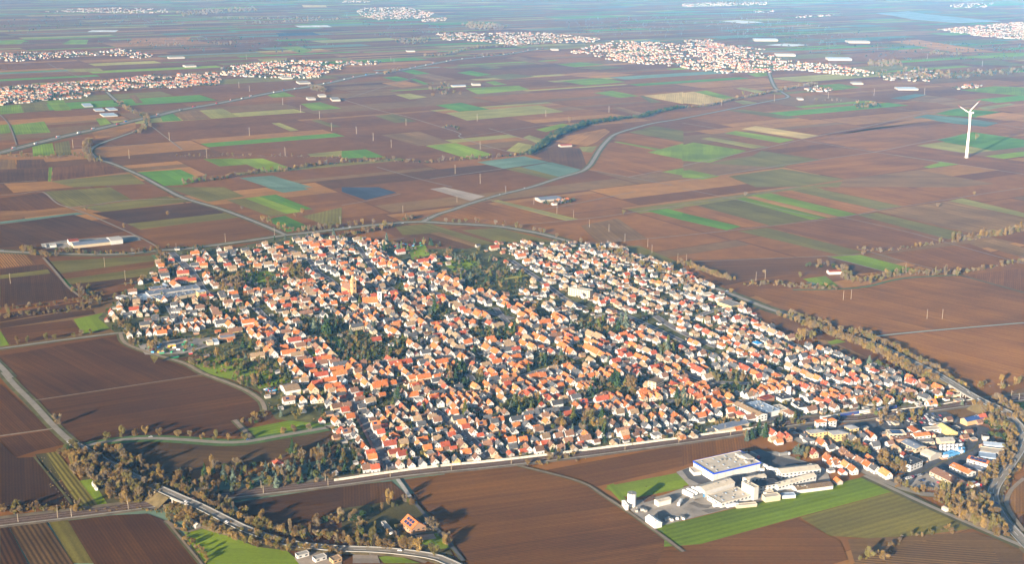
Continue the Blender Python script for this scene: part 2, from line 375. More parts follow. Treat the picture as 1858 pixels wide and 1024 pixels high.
for row in '''A g 60 680 240 660 275 720 80 733
A g 0 680 45 675 60 722 0 728
A g 175 790 285 778 300 845 180 850
A o 295 780 375 765 390 840 305 848
A g 0 575 110 568 130 612 0 622
A o 110 568 250 560 270 600 130 612
A g 250 550 340 540 390 598 300 602
A L 520 645 570 640 605 672 545 682
A G 870 630 935 615 990 655 885 660
A O 940 612 1085 600 1150 645 995 655
A y 1085 600 1210 590 1300 635 1150 645
A g 1440 510 1545 500 1610 525 1480 530
A g 1635 565 1740 555 1858 590 1700 600
A y 1475 670 1520 668 1625 708 1580 714
A o 1690 655 1730 650 1858 690 1800 692
A g 1105 865 1270 862 1340 895 1195 905
A L 1270 865 1430 862 1570 910 1440 935
A G 730 938 980 922 1100 975 1010 1005 880 1012
A t 1300 968 1480 955 1700 1019 1460 1019
A y 1670 838 1858 820 1858 850 1690 852
A o 270 985 710 945 790 1000 400 1019
A P 500 720 735 660 740 695 640 740 520 755
A O 0 865 80 870 90 918 0 922
A D 90 870 235 865 270 910 95 918
A B 290 912 560 885 700 935 285 985
A g 265 910 285 910 275 988 262 988
A D 0 925 262 915 260 985 0 1000
A g 335 240 385 215 480 215 470 240
A g 0 225 140 220 110 238 0 240
A g 1520 255 1620 250 1700 275 1640 290
A y 1400 320 1560 315 1560 335 1420 335
A Y 1640 25 1770 28 1780 38 1650 38
A w 475 172 500 163 645 163 625 173
A w 1600 138 1780 136 1805 146 1630 148
A d 1500 180 1700 175 1750 190 1520 195
A y 350 375 540 370 570 388 390 392
A O 700 520 735 515 780 560 740 562
A P 690 250 720 205 1040 200 1000 240
B G 320 385 390 378 480 400 400 405
B G 220 420 300 415 370 430 300 442
B G 370 430 400 428 470 455 450 460
B O 380 410 480 400 620 430 520 440
B G 625 395 700 385 815 405 740 415
B o 700 355 780 350 880 368 800 375
B o 760 415 920 400 1050 415 900 432
B L 670 480 960 465 1020 487 740 512
B g 780 445 830 440 900 460 830 462
B y 290 515 370 508 465 528 370 540
B P 215 450 350 440 445 465 320 477
B G 510 572 650 558 805 595 640 607
B y 565 615 1070 572 1210 608 680 655
B o 180 630 280 620 410 660 290 668
B g 1170 350 1300 338 1430 350 1270 365
B o 1290 370 1430 355 1540 368 1400 378
B g 1190 440 1400 424 1545 445 1330 464
B g 1370 505 1470 493 1620 522 1510 532
B o 1620 522 1640 520 1740 555 1680 560
B Y 1640 520 1858 500 1858 565 1700 535
B O 1460 585 1510 582 1665 622 1600 628
B P 1180 405 1370 388 1600 405 1400 425
B O 890 315 960 305 1130 345 1090 350
B O 215 735 420 715 600 775 420 795
B L 455 793 620 778 820 840 700 868
B G 0 822 130 812 235 855 0 862
B L 1055 705 1200 672 1240 680 1110 718
B y 985 748 1020 735 1130 770 1070 782
B y 895 820 960 775 1040 790 1000 838
B t 735 882 990 850 1130 882 880 918
B t 970 912 1140 882 1310 925 1190 965
B o 890 920 970 908 1190 965 1140 978
B o 1560 720 1700 685 1858 712 1858 770
B R 1500 730 1560 724 1858 775 1858 790 1660 830 1480 775
B L 1660 830 1858 780 1858 868
B g 1480 772 1500 770 1740 812 1700 815
B L 1740 935 1858 915 1858 955
B P 1220 740 1430 700 1460 715 1390 770 1330 795 1160 770
B D 1030 845 1160 790 1300 810 1330 900 1300 920
B R 1340 925 1400 830 1480 790 1858 870 1858 910 1740 935 1560 965
B y 1290 800 1390 795 1360 830 1310 825
C g 1560 290 1858 285 1858 300
C o 1500 340 1700 325 1858 350 1858 358 1600 352
C g 715 465 850 455 970 475 830 490
C t 1130 535 1270 510 1330 515 1220 542
C O 1220 545 1330 518 1520 540 1370 560
C g 1510 490 1700 468 1858 475 1858 522 1600 500
C G 1370 620 1490 590 1730 608 1600 638 1480 630
C t 1250 640 1330 622 1560 645 1720 668 1650 690 1500 675
C P 1590 635 1740 610 1858 625 1858 660 1750 655
C y 1600 585 1780 562 1810 568 1650 600
C O 1380 560 1560 540 1700 555 1480 582
C G 1365 765 1580 718 1858 760 1858 800 1680 820 1560 795
C y 1260 790 1365 765 1690 820 1560 835 1450 820
C Y 320 702 400 685 745 738 650 755
C L 230 725 290 712 610 760 530 778
C y 100 755 150 747 470 800 380 808
C L 0 790 60 775 350 820 150 885 0 875
C o 380 850 430 820 760 870 540 912 150 890
C L 0 930 40 925 205 960 110 977 0 965
C o 250 960 540 918 880 975 640 1015 400 1019
C O 880 975 1280 925 1700 1000 1500 1019 850 1019
C R 760 745 1040 700 1430 770 1050 825 700 762
C P 800 740 1300 640 1380 655 1000 700
C R 550 905 760 868 1050 830 1400 885 1270 920 890 968
C B 1060 826 1260 790 1460 825 1860 880 1858 945 1450 885
C g 60 500 130 492 280 530 200 545
C Y 0 505 60 498 250 545 100 570 0 560
C y 280 550 330 545 420 560 330 568
C y 290 480 320 475 470 500 400 505
C o 240 600 330 595 640 640 560 648
C L 350 400 460 392 480 410 400 418
C P 1130 225 1280 215 1700 280 1500 285
C z 1050 72 1230 60 1320 75 1740 115 1500 125 1250 105 1150 85
C w 215 115 300 108 445 120 330 127
C w 450 245 560 235 690 243 600 252
D o 230 25 600 0 720 70 360 110
D o 430 110 900 50 1060 75 560 135
D t 0 188 420 138 465 146 0 202
D o 900 0 1220 0 1330 50 1130 80
D o 1230 70 1420 50 1640 135 1470 160
D L 1330 60 1410 52 1640 132 1560 145
D G 1410 50 1500 40 1700 120 1620 125
D t 1440 0 1650 0 1680 12 1540 30
D G 1450 175 1550 155 1700 225 1560 245
D o 1640 160 1858 110 1858 200 1780 210
D D 500 140 1080 80 1220 140 690 200
D o 690 200 1220 140 1300 165 760 230
D R 760 230 1300 165 1490 250 900 330
D D 0 205 400 150 680 240 350 290 0 330
D P 0 130 380 108 430 132 0 180
D B 0 60 230 30 370 108 150 130 0 128
D o 270 405 830 372 855 400 330 470
D R 330 470 855 400 880 430 355 500
D o 355 500 880 430 915 470 380 530
D D 380 530 915 470 900 490 700 520 440 570
D D 0 448 240 420 430 600 0 655
D o 0 480 260 448 275 470 0 500
D D 0 690 440 625 490 650 0 735
D D 0 740 300 690 500 668 520 690 0 770
D L 400 720 560 685 630 765 450 800
D B 0 770 390 725 445 795 60 860
D L 0 780 50 860 0 868
D B 0 915 640 808 665 860 800 925 1100 1019 190 1019 -20 960
G B -60 -60 30 -5 190 132 1060 0 1110 -14 640 -220 0 -110
G B 190 136 1062 4 1135 0 1400 105 1440 190 1330 325 700 335 460 372 300 250 220 165
G B 0 40 265 285 0 328
G B 0 336 285 292 350 372 200 405 90 440 0 350
G D 0 355 90 445 190 440 390 700 0 710
G k 190 425 245 418 345 560 300 580
G O 300 580 350 570 440 712 400 700
G k 440 560 520 440 980 640 920 670 590 705
G L 430 570 500 560 590 705 520 714
G g 1320 290 1750 205 1790 260 1390 340
G O 560 388 800 352 1300 372 1790 292 1845 370 1400 470 900 530 640 470
G D 1260 690 1858 600 1858 730 1500 835 1340 760
G o 265 795 370 785 520 1019 400 1019
G B 370 787 600 758 800 748 910 790 1110 1040 520 1040
G L 1000 850 1130 822 1400 930 1560 950 1660 1040 1110 1040
G k 1130 820 1450 880 1858 930 1858 960 1560 950 1380 925
G n 1600 990 1640 950 1858 945 1858 1040 1640 1040
H D 0 600 270 572 370 660 120 725 0 730
H k 0 720 380 665 520 790 620 1010 400 930 0 900
H R 340 562 950 487 1290 575 1790 870 1858 960 1858 1040 700 1040 400 645
H R 1110 512 1858 372 1960 400 1858 490 1390 600 1290 570
H L 1430 612 1480 592 1800 532 1858 565 1858 610 1600 662 1530 652
H L 410 905 520 850 600 935 540 940
H L 200 985 290 975 430 1019 230 1019
H n 60 970 190 965 210 1019 60 1019
H n 400 868 500 858 515 884 415 898
H g 1700 830 1790 780 1858 830 1858 900 1780 880
E d 0 0 200 0 300 30 130 70 0 25
E n 480 10 560 0 780 50 700 75
E y 810 75 850 70 1290 175 1220 183
E G 1660 130 1770 118 1858 140 1858 182
E o 650 235 850 222 1260 322 1060 345 880 310
E R 0 265 220 235 330 290 0 310
E R 480 175 760 80 1180 190 850 215 600 195
E L 360 380 550 350 600 365 400 400
E L 550 410 680 395 880 420 740 470 560 450
E O 1300 210 1500 170 1660 280 1400 312
E o 1340 320 1620 320 1858 420 1858 480 1640 400 1450 380
F o 80 100 340 60 780 165 560 200 480 210
F G 0 140 320 215 240 235 0 180
F R 0 110 80 100 480 212 330 218
F g 370 45 480 35 960 150 850 160
F P 340 56 390 50 850 162 790 166
F g 290 66 340 56 790 168 700 178
F o 590 20 720 5 1200 105 1080 125
F R 480 30 590 18 1080 128 970 148
F o 940 150 1060 140 1530 250 1450 285
F O 1060 130 1450 75 1858 170 1858 222 1560 250
F y 1450 75 1520 60 1858 140 1858 165
F o 300 240 460 222 990 355 870 375 560 300
F B 470 218 870 168 1420 302 1040 340 930 332
F R 720 0 1200 0 1500 50 1200 105
F g 790 380 970 370 1290 455 1190 470 1120 465
F O 1560 300 1690 285 1858 330 1858 385
F D 0 400 790 380 1100 460 880 480 640 470 400 500 230 540
F L 655 500 780 485 850 540 760 548
F t 670 520 700 515 762 540 740 545
F B 1100 365 1560 308 1800 400 1420 470 1180 400
F R 880 550 1200 505 1510 485 1858 560 1858 740 1300 785 1100 790 900 760 600 670 300 555
F R 1100 820 1300 792 1858 746 1858 1050 1500 1100 1350 960
F B 1540 482 1858 440 1858 570
F D 480 720 560 705 830 850 1200 1019 1200 1060 1050 1019 740 860
F O 700 830 800 835 1010 930 900 900
I R -10 250 270 315 440 405 200 420 0 490
I g 0 790 1000 545 1140 630 620 770 100 915 -100 930 -90 800
I o 640 768 1140 632 1590 830 1100 890 800 870
I R 100 915 620 775 860 900 900 1000 700 1060 -160 1060 -100 940
I P 1760 640 1858 540 1858 760 1790 740
I D 1800 790 1858 750 1858 850
I L 1790 140 1858 130 1858 210
I O 900 890 1590 850 1850 940 1850 1060 950 1060
K L 75 490 120 470 590 372 705 470 260 580 160 570
K g 0 480 60 460 250 700 130 620
H B 1650 600 1660 598 1662 600 1655 604'''.split('\n'):
    q = row.split()
    dp = {'880 550': '900 570 1500 700', '1100 820': '1100 820 1500 920', '470 218': '470 218 1040 340', '1100 365': '1100 365 1420 470', '340 562': '340 562 950 487', '1110 512': '1110 512 1858 372', '370 787': '370 785 520 1019', '190 136': '190 136 1062 4'}.get(' '.join(q[2:4]))
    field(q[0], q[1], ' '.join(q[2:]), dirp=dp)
# planted rows: vineyards, orchard
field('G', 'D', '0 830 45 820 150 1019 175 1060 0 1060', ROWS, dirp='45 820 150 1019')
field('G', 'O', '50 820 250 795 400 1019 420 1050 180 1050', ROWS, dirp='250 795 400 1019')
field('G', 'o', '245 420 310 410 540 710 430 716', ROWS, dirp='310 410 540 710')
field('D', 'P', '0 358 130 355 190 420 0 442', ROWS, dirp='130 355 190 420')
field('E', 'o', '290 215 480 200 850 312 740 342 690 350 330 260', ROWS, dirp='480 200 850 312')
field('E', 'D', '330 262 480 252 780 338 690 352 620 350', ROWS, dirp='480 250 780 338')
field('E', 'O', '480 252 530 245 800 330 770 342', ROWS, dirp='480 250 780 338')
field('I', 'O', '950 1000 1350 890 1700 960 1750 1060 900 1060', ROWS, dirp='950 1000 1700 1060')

# village ground, streets and yards
VILL = px('Z', '178 578 205 552 240 525 252 512 300 462 330 448 420 452 505 432 560 425 640 432 700 438 760 452 850 452 905 440 1010 440 1105 446 1160 462 1250 500 1330 545 1395 598 1420 618 1500 640 1600 668 1665 686 1720 716 1765 735 1600 760 1380 778 1240 800 1000 828 690 862 606 868 612 810 600 772 500 762 470 712 420 690 330 655 262 640 215 610')
vg = field('Z', 'k', ' '.join('%.1f %.1f' % q for q in VILL), mottled('village_plots', (0.10, 0.098, 0.03), 0.6, 0.045, 0.95, 0.1, detail=6), 'village_ground')
for row in '''d L 760 480 900 560 1200 590 1700 540 1200 500 1130 320 800 300
d L 0 700 560 730 600 800 240 880 130 740
x L 860 590 1220 510 1600 560 1858 640 1858 860 1250 740
u L 130 280 400 240 560 290 300 420
u y 700 460 1000 390 1080 430 820 470
V L 1490 360 1900 330 2060 420 1700 470 1500 440
w L 1600 320 1800 300 1858 420 1640 480
x L 360 410 1100 310 1120 330 380 420
x D 420 410 1090 320 1120 350 480 440
x D 800 560 1210 490 1230 520 900 590
v L 520 470 620 430 640 500 540 500
e L 480 860 880 850 800 900 500 930
g L 850 370 950 340 1050 370 880 400'''.split('\n'):
    q = row.split(); field(q[0], q[1], ' '.join(q[2:]))
YZ = [0.75]
def yard(t, s, mat, name='yard', lab='paved yard'):
    YZ[0] += 0.01
    m_ = MB(); m_.face(pts(t, s, 0)); o = m_.build(name, mat); o.location.z = YZ[0]
    return struct(o, lab)
yard('K', '120 600 300 600 480 560 700 480 590 365 690 328 900 400 1110 180 1230 200 1430 190 1660 270 1858 340 1900 470 1100 660 410 832 250 730', YARD)
yard('K', '640 350 700 330 1290 170 1440 230 1750 300 1700 400 1300 560 1100 480 780 465 690 420', ASPHALT, lab='dark asphalt around the hall')
yard('L', '0 200 300 160 640 60 1200 40 1330 100 1560 180 1700 420 1600 520 1430 640 1200 690 830 640 960 560 700 560 560 500 400 380 0 330', ASPHALT, lab='asphalt of the trading estate')
yard('L', '820 640 1040 560 1370 690 1350 710 980 700', YARD, 'car_park', 'supermarket car park')
yard('c', '980 350 1600 300 1700 340 1500 420 960 470', ASPHALT, lab='asphalt by the station')
yard('c', '1250 430 1500 410 1700 400 1858 540 1858 700 1500 640 1330 560', ASPHALT, lab='asphalt of the station road')
yard('D', '220 310 360 290 740 262 770 290 400 335 250 335', YARD, lab='yard of the farm halls')
yard('x', '420 400 950 330 1300 320 1200 420 900 500 500 510', YARD, lab='storage yard')
yard('V', '370 560 520 540 1250 560 1200 600 700 660 450 670', ASPHALT, lab='yard of the blue roofed works')

# ------------------------------------------------------------------ roads, tracks, railway
RZ = [1.0]
def ribbon(pl, w, z=None):
    """quads along a polyline"""
    n = len(pl); out = []
    for i in range(n):
        d = pl[min(i + 1, n - 1)] - pl[max(i - 1, 0)]; d.z = 0
        d = d.normalized() if d.length > 1e-6 else Vector((1, 0, 0))
        s = Vector((-d.y, d.x, 0)) * (w / 2)
        out.append((pl[i] + s, pl[i] - s))
    return out
def road(name, pl, w, mat, lab, verge=0.0, vm=None, lines=False):
    pl = smooth(pl)
    RZ[0] += 0.006
    m_ = MB()
    e = ribbon(pl, w)
    for a, b in zip(e, e[1:]):
        m_.face([a[1] + Vector((0, 0, RZ[0])), b[1] + Vector((0, 0, RZ[0])), b[0] + Vector((0, 0, RZ[0])), a[0] + Vector((0, 0, RZ[0]))])
    o = struct(m_.build(name, mat), lab)
    if verge:
        m_ = MB(); e = ribbon(pl, w + 2 * verge); zz = Vector((0, 0, RZ[0] - 0.3))
        for a, b in zip(e, e[1:]): m_.face([a[1] + zz, b[1] + zz, b[0] + zz, a[0] + zz])
        struct(m_.build('grass_verge', vm or GRASS), 'grass verge of the ' + lab)
    if lines:
        for off in (-w / 2 + .5, 0, w / 2 - .5):
            m_ = MB(); q = [(x + y) / 2 + (x - y).normalized() * off for x, y in ribbon(pl, w)]
            e = ribbon(q, 0.35); zz = Vector((0, 0, RZ[0] + 0.03)); st = 2 if off == 0 else 1
            for i in range(0, len(e) - 1, st):
                a, b = e[i], e[i + 1]; m_.face([a[1] + zz, b[1] + zz, b[0] + zz, a[0] + zz])
            struct(m_.build('road_marking', WHITEP), 'white line on the ' + lab)
    return pl
def J(*a):
    out = []
    for t, s in a: out += pts(t, s)
    return out
MOTOR = J(('A', '-40 838 0 832 200 780 380 735 560 695 735 655 850 630 1000 595 1200 560 1400 520 1560 490 1640 478 1800 448'), ('B', '0 435 120 410 300 385 480 350 620 325 760 310 900 295 1040 270 1120 262'))
road('motorway', MOTOR, 22, ROADPALE, 'motorway across the plain', 14, None)
road('motorway', [p + Vector((0, 0, .02)) for p in MOTOR], 2.5, GRASS, 'motorway central strip')
ROADA = J(('A', '580 500 640 555 700 590 770 625 800 655 795 680 750 710 650 745 540 785 495 815 500 840 545 870 620 895 760 955 880 1019'), ('D', '1000 60 1200 120 1400 195 1550 260'))
road('country_road', ROADA, 8, ROADPALE, 'curving country road to the left', 5)
ROADB = J(('D', '-60 345 0 350 200 360 500 368 700 363 870 345 1000 338 1300 300 1560 262 1650 252 1858 228'), ('E', '150 210 400 190 600 200 850 215 1000 240 1100 260 1300 315'), ('v', '230 225 420 300 620 370 900 435 1100 520 1280 580 1500 660 1700 740 1858 800'), ('g', '500 100 760 200'))
road('bypass_road', ROADB, 9, ROADPALE, 'bypass road behind the village', 9)
ROADC = J(('E', '440 190 520 150 600 125 700 90 850 45 1030 0'), ('B', '1180 970 1300 935 1345 905 1370 870 1400 820 1440 770 1490 730 1600 695 1700 670'), ('C', '0 645 230 600 400 565 500 545 575 528 540 500 500 470 470 395'))
road('country_road', ROADC, 9, ROADPALE, 'long country road across the plain', 5)
ROADD = J(('D', '-40 888 0 882 300 840 640 797 690 795'))
road('lane', ROADD, 6, ROADPALE, 'lane into the village from the left', 3)
road('lane', J(('D', '655 798 680 850 800 900 1000 960'), ('x', '1120 710 1360 800 1600 900 1770 1020'), ('G', '1440 190')), 5, PATHM, 'lane along the village edge', 3)
ROADE = J(('G', '400 385 450 384 600 355 800 340 1000 348 1200 362 1340 358 1500 330 1790 280'), ('a', '0 460 120 445'))
road('country_road', ROADE, 7, ROADPALE, 'tree-lined road into the village', 6, mottled('green_verge', (0.075, 0.13, 0.035), 0.3, 0.05, 0.95, 0.1))
road('lane', J(('G', '1275 240 1370 340')), 5, PATHM, 'short lane between the fields', 2)
road('lane', J(('G', '20 -20 80 50 180 150 290 270 400 370 450 388')), 7, ROADPALE, 'lane between the brown fields', 4)
road('lane', J(('D', '-60 920 0 975 60 1040')), 7, ROADPALE, 'lane between the brown fields', 4)
road('lane', J(('G', '0 328 285 288')), 3.5, PATHM, 'grass track', 0)
road('lane', J(('G', '190 133 1060 0 1120 -12')), 2.2, PATHM, 'track across the brown field', 0)
road('lane', J(('G', '185 440 395 702')), 2, GRASS, 'field edge track', 0)
road('lane', J(('G', '905 790 1110 1040')), 2, PATHM, 'field edge track', 2)
for t, s in (('A', '0 625 50 680 90 790'), ('A', '820 685 990 815'), ('A', '260 345 330 380 480 435'), ('A', '330 800 860 790'), ('B', '0 540 200 600 350 635 500 680 640 725 640 745 750 785 940 835'),
             ('B', '190 910 400 970 600 1019'), ('B', '480 975 870 920'), ('B', '0 545 400 420'), ('B', '1340 925 1560 965 1800 1010'), ('B', '1560 965 1740 930'), ('B', '640 750 1250 660'), ('B', '800 700 1000 760'), ('C', '0 905 340 830 480 800 740 740 1000 690 1300 620 1380 610 1740 550'),
             ('C', '-20 990 450 915 750 870 1050 828 1260 785 1500 740'), ('C', '660 765 1050 830 1430 885 1858 950'), ('C', '1080 585 1350 615 1858 700'), ('C', '0 670 240 710'), ('D', '350 105 480 150 640 220 780 285 860 330'), ('D', '235 385 300 460 370 545 440 600'), ('D', '0 45 100 40 230 28 370 108 720 70 1060 70'),
             ('E', '0 100 120 80 320 38'), ('E', '850 215 1060 200 1400 165 1640 130 1858 100'), ('E', '1050 130 1200 105 1600 25'), ('E', '780 65 1240 180'),
             ('F', '-620 320 0 265 460 215 870 165 1080 125 1280 95 1590 45 1858 5'), ('F', '870 165 1200 240 1420 300 1858 420'), ('F', '0 410 790 378 970 368'), ('F', '0 10 250 60 760 172'), ('F', '0 95 250 60 640 0'),
             ('F', '950 335 1180 400 1450 470'), ('F', '790 380 1110 465'), ('C', '600 200 800 230 1100 265 1300 300'), ('A', '1100 270 1500 250 1858 300'), ('E', '70 310 340 280'), ('A', '0 1000 200 985')):
    road('farm_track', J((t, s)), 3 if t in 'FGHE' else 4, PATHM, 'pale farm track', 0)
road('farm_track', J(('F', '990 822 1300 790 1858 742')), 4, mottled('pale_green_track', (0.28, 0.36, 0.30), 0.1, 0.1), 'pale green farm track', 0)
road('farm_track', J(('F', '600 562 800 560 1000 545 1200 500 1520 480')), 6, mottled('green_verge', (0.075, 0.13, 0.035), 0.3, 0.05), 'green field edge', 0)
road('farm_track', J(('F', '1510 482 1858 578')), 6, GRASS, 'green field edge', 0)
road('farm_track', J(('D', '830 372 930 480')), 6, mottled('green_verge', (0.075, 0.13, 0.035), 0.3, 0.05), 'green field edge', 0)
road('farm_track', J(('H', '950 487 1290 575 1420 650 1600 770 1780 900 1858 960')), 3, PATHM, 'green field edge', 1.2)
road('footpath', J(('H', '290 545 330 600 370 660')), 4, CONCRETE, 'ramp path below the railway', 0)
road('lane', J(('H', '370 660 420 720 470 780 530 850 600 930 660 1010')), 3.2, ASPHALT, 'lane past the club house', 1)
road('lane', J(('H', '150 975 260 965 350 985 460 1019')), 4, PATHM, 'site track', 0)
road('lane', J(('G', '900 790 960 830 1030 850 1110 825 1130 815')), 4, PATHM, 'gravel drive', 0)
road('lane', J(('I', '990 545 1150 620 1300 690 1500 780 1660 850 1850 930')), 5, ROADPALE, 'farm lane right of the green strip', 4)
road('street', J(('c', '1340 560 1500 640'), ('L', '180 330 380 450 520 550 680 630 830 690 1000 740 1130 750 1420 750 1560 730')), 9, ROADPALE, 'station road', 1)
road('street', J(('L', '740 630 920 570 1010 520')), 9, ASPHALT, 'estate road', 1)
road('street', J(('L', '1010 520 1120 460 1200 430 1390 350 1440 250')), 9, ASPHALT, 'estate road', 1)
road('lane', J(('I', '1858 560 1790 620 1760 690 1780 740 1858 850')), 4, PATHM, 'cycle path beside the curved road', 0)
STREETS = []
SASPH = mottled('street_asphalt', (0.155, 0.145, 0.145), 0.2, 0.1)
def street(t, s, w=8, mat=None, lab='village street', pave=2.0):
    pl = J((t, s)) if isinstance(s, str) else s
    r = road('street', pl, w, mat if mat and mat is not ASPHALT else SASPH, lab, pave, PAVERS if pave > 2 else CONCRETE); STREETS.append((r, w / 2 + (pave if pave < 2.5 else 3))); return r
street('a', '205 0 300 170 420 380 520 560 620 760 720 930', 9, ASPHALT, 'long straight village street', 3)
street('d', '1240 1000 1120 830 940 650 800 560 600 400 500 300 390 180 300 100 200 0', 7, ASPHALT, 'old village street')
street('a', '1180 280 1330 400 1480 510 1650 660 1780 800', 9, ASPHALT, 'second long village street')
street('a', '1180 280 1000 150 880 100', 7); street('b', '0 470 120 500 400 480 700 480 1000 470')
street('V', '810 120 1000 300 1100 430 1180 560 1300 600', 9, ASPHALT, 'wide street at the village entrance'); street('V', '780 720 860 860 900 930', 7)
street('v', '1000 910 1160 830 1400 780', 7); street('f', '830 90 1000 200 1250 330 1500 430'); street('g', '60 210 300 310 530 430 800 520', 7)
street('f', '1850 620 1500 520 1200 400 900 260 600 120 300 0', 6); street('f', '1100 680 1400 800 1858 830', 7); street('c', '0 180 400 180 700 230 980 360', 7)
street('b', '680 250 900 290 1100 400 1200 470', 7); street('e', '0 560 300 560 620 700 700 800', 6); street('e', '950 0 1100 180 1300 280 1500 420 1858 560', 6)
street('e', '1100 800 1400 700 1700 640 1858 640', 6); street('c', '600 230 900 160 1200 60 1500 20', 7); street('g', '0 620 400 760 900 840 1400 860', 7); street('g', '400 560 800 650 1250 720 1700 850', 6)
street('w', '150 350 400 480 500 620 700 760 800 900', 6); street('w', '1000 330 1150 560 1300 760 1500 900', 6); street('u', '880 260 1200 480 1500 700 1700 780', 6); street('u', '0 600 300 700 600 820 900 900', 6)

# the railway: ballast bed, rails
RAIL = J(('G', '-80 812 0 800 300 765 550 735 900 690 1200 655 1500 620 1858 578'), ('Z', '723 862 807 853 900 843.5 1033 828.5 1210 805 1293 793.5 1364 782'), ('c', '1300 424 1600 382'), ('y', '0 975 380 915 900 855 1350 795 1858 745 2100 720'))
RAILS = smooth(RAIL)
def band(name, pl, w, mat, z, lab, off=0.0):
    m_ = MB(); q = [(x + y) / 2 + (x - y).normalized() * off for x, y in ribbon(pl, 2)] if off else pl
    e = ribbon(q, w); zz = Vector((0, 0, z))
    for a, b in zip(e, e[1:]): m_.face([a[1] + zz, b[1] + zz, b[0] + zz, a[0] + zz])
    return struct(m_.build(name, mat), lab)
band('railway_verge', RAILS, 26, mottled('rail_verge', (0.17, 0.135, 0.08), 0.3, 0.1), 1.45, 'dry grass beside the railway')
band('railway_bed', RAILS, 13, BALLAST, 1.55, 'brown ballast bed of the two railway tracks')
for off in (-3.0, -1.56, 1.56, 3.0):
    m_ = MB(); q = [(x + y) / 2 + (x - y).normalized() * off for x, y in ribbon(RAILS, 2)]
    for a, b in zip(q, q[1:]): m_.tube(a + Vector((0, 0, 1.68)), b + Vector((0, 0, 1.68)), .09, .09, 4)
    struct(m_.build('rail', RAILM), 'steel rail')
band('service_path', RAILS, 1.3, CONCRETE, 1.58, 'pale path along the railway', -8.2)

# ------------------------------------------------------------------ overpasses on their banks
def overpass(pl, zs, w, gap, lab, bridge_lab):
    """pl ground points, zs deck heights there; the bank is left out between gap[0] and gap[1] (the bridge)"""
    ps = [Vector((p.x, p.y, z)) for p, z in zip(pl, zs)]
    ps = smooth(ps, 10)
    for p in ps: p.z = max(p.z, 1.3)
    n = len(ps)
    def off(i, s):
        d = ps[min(i + 1, n - 1)] - ps[max(i - 1, 0)]; d.z = 0; d.normalize()
        return Vector((ps[i].x - d.y * s, ps[i].y + d.x * s, ps[i].z))
    m_ = MB()
    for i in range(n - 1): m_.face([off(i, -w / 2), off(i + 1, -w / 2), off(i + 1, w / 2), off(i, w / 2)])
    root = struct(m_.build('raised_road', ROADPALE), lab)
    for s in (-w / 2 + .5, 0, w / 2 - .5):
        k = MB()
        for i in range(0, n - 1, 2 if s == 0 else 1):
            q = [off(i, s - .14), off(i + 1, s - .14), off(i + 1, s + .14), off(i, s + .14)]
            k.face([t + Vector((0, 0, .03)) for t in q])
        struct(k.build('road_marking', WHITEP), 'white line on the raised road')
    bank = MB(); rail = [MB(), MB()]
    for i in range(n - 1):
        for sd, s in enumerate((-1, 1)):
            a, b = off(i, s * (w / 2 + .2)), off(i + 1, s * (w / 2 + .2))
            up = Vector((0, 0, .75)); t = 0.12
            rail[sd].face([a, b, b + up, a + up]); a2, b2 = off(i, s * (w / 2 + .2 + t)), off(i + 1, s * (w / 2 + .2 + t))
            rail[sd].face([b2, a2, a2 + up, b2 + up]); rail[sd].face([a + up, b + up, b2 + up, a2 + up])
            if not (gap[0] <= ps[i].y <= gap[1] or gap[1] <= ps[i].y <= gap[0]):
                A = off(i, s * (w / 2 + 2)); B = off(i + 1, s * (w / 2 + 2))
                A.z -= .05; B.z -= .05
                a0 = off(i, 0); b0 = off(i + 1, 0); a0.z -= .06; b0.z -= .06
                C = off(i, s * (w / 2 + 2 + A.z * 1.7)); D = off(i + 1, s * (w / 2 + 2 + B.z * 1.7)); C.z = D.z = .8
                q = [(A, B, b0, a0), (C, D, B, A)]
                for f_ in q: bank.face(list(f_) if s < 0 else list(reversed(f_)))
    struct(bank.build('road_bank', BANKM), 'grassy bank under the raised road')
    for r_ in rail: tag(r_.build('guard_rail', STEEL), 'steel guard rail, %s side of the %s' % ('near' if r_ is rail[0] else 'far', lab), 'guard rail')
    # bridge
    idx = [i for i in range(n) if min(gap) <= ps[i].y <= max(gap)]
    i0, i1 = max(idx[0] - 1, 0), min(idx[-1] + 1, n - 1)
    c = (ps[i0] + ps[i1]) / 2; c.z = 0
    root = thing('road_bridge', c, 0, bridge_lab, 'bridge')
    k = MB()
    for i in range(i0, i1):
        for z0, z1 in ((-.12, -1.3),):
            a, b, d, e = off(i, -w / 2 - .8), off(i + 1, -w / 2 - .8), off(i + 1, w / 2 + .8), off(i, w / 2 + .8)
            T_ = [q - c + Vector((0, 0, z0)) for q in (a, b, d, e)]; U = [q - c + Vector((0, 0, z1)) for q in (a, b, d, e)]
            k.face(T_); k.face(list(reversed(U))); k.face([U[0], U[1], T_[1], T_[0]]); k.face([U[2], U[3], T_[3], T_[2]])
    k.build('deck', CONCRETE, root)
    for i in (i0, (i0 + i1) // 2, i1):
        d = ps[min(i + 1, n - 1)] - ps[i - 1]; an = math.atan2(d.y, d.x)
        h = ps[i].z - 1.3
        if i in (i0, i1):
            b = MB(); b.box((0, 0, 0), (1.6, w + 1.6, h)); b.build('abutment', CONCRETE, root, off(i, 0) - c - Vector((0, 0, ps[i].z)), an)
        else:
            for s in (-w / 3, 0, w / 3):
                b = MB(); b.cyl((0, 0, 0), .7, .7, h, 10); o = b.build('pier', CONCRETE, root, off(i, s) - c - Vector((0, 0, ps[i].z)))
    return ps
def deckpts(lst):
    pl = []; zs = []
    for t, u, v, z in lst: pl.append(TP(t, u, v, z)); zs.append(z)
    return pl, zs
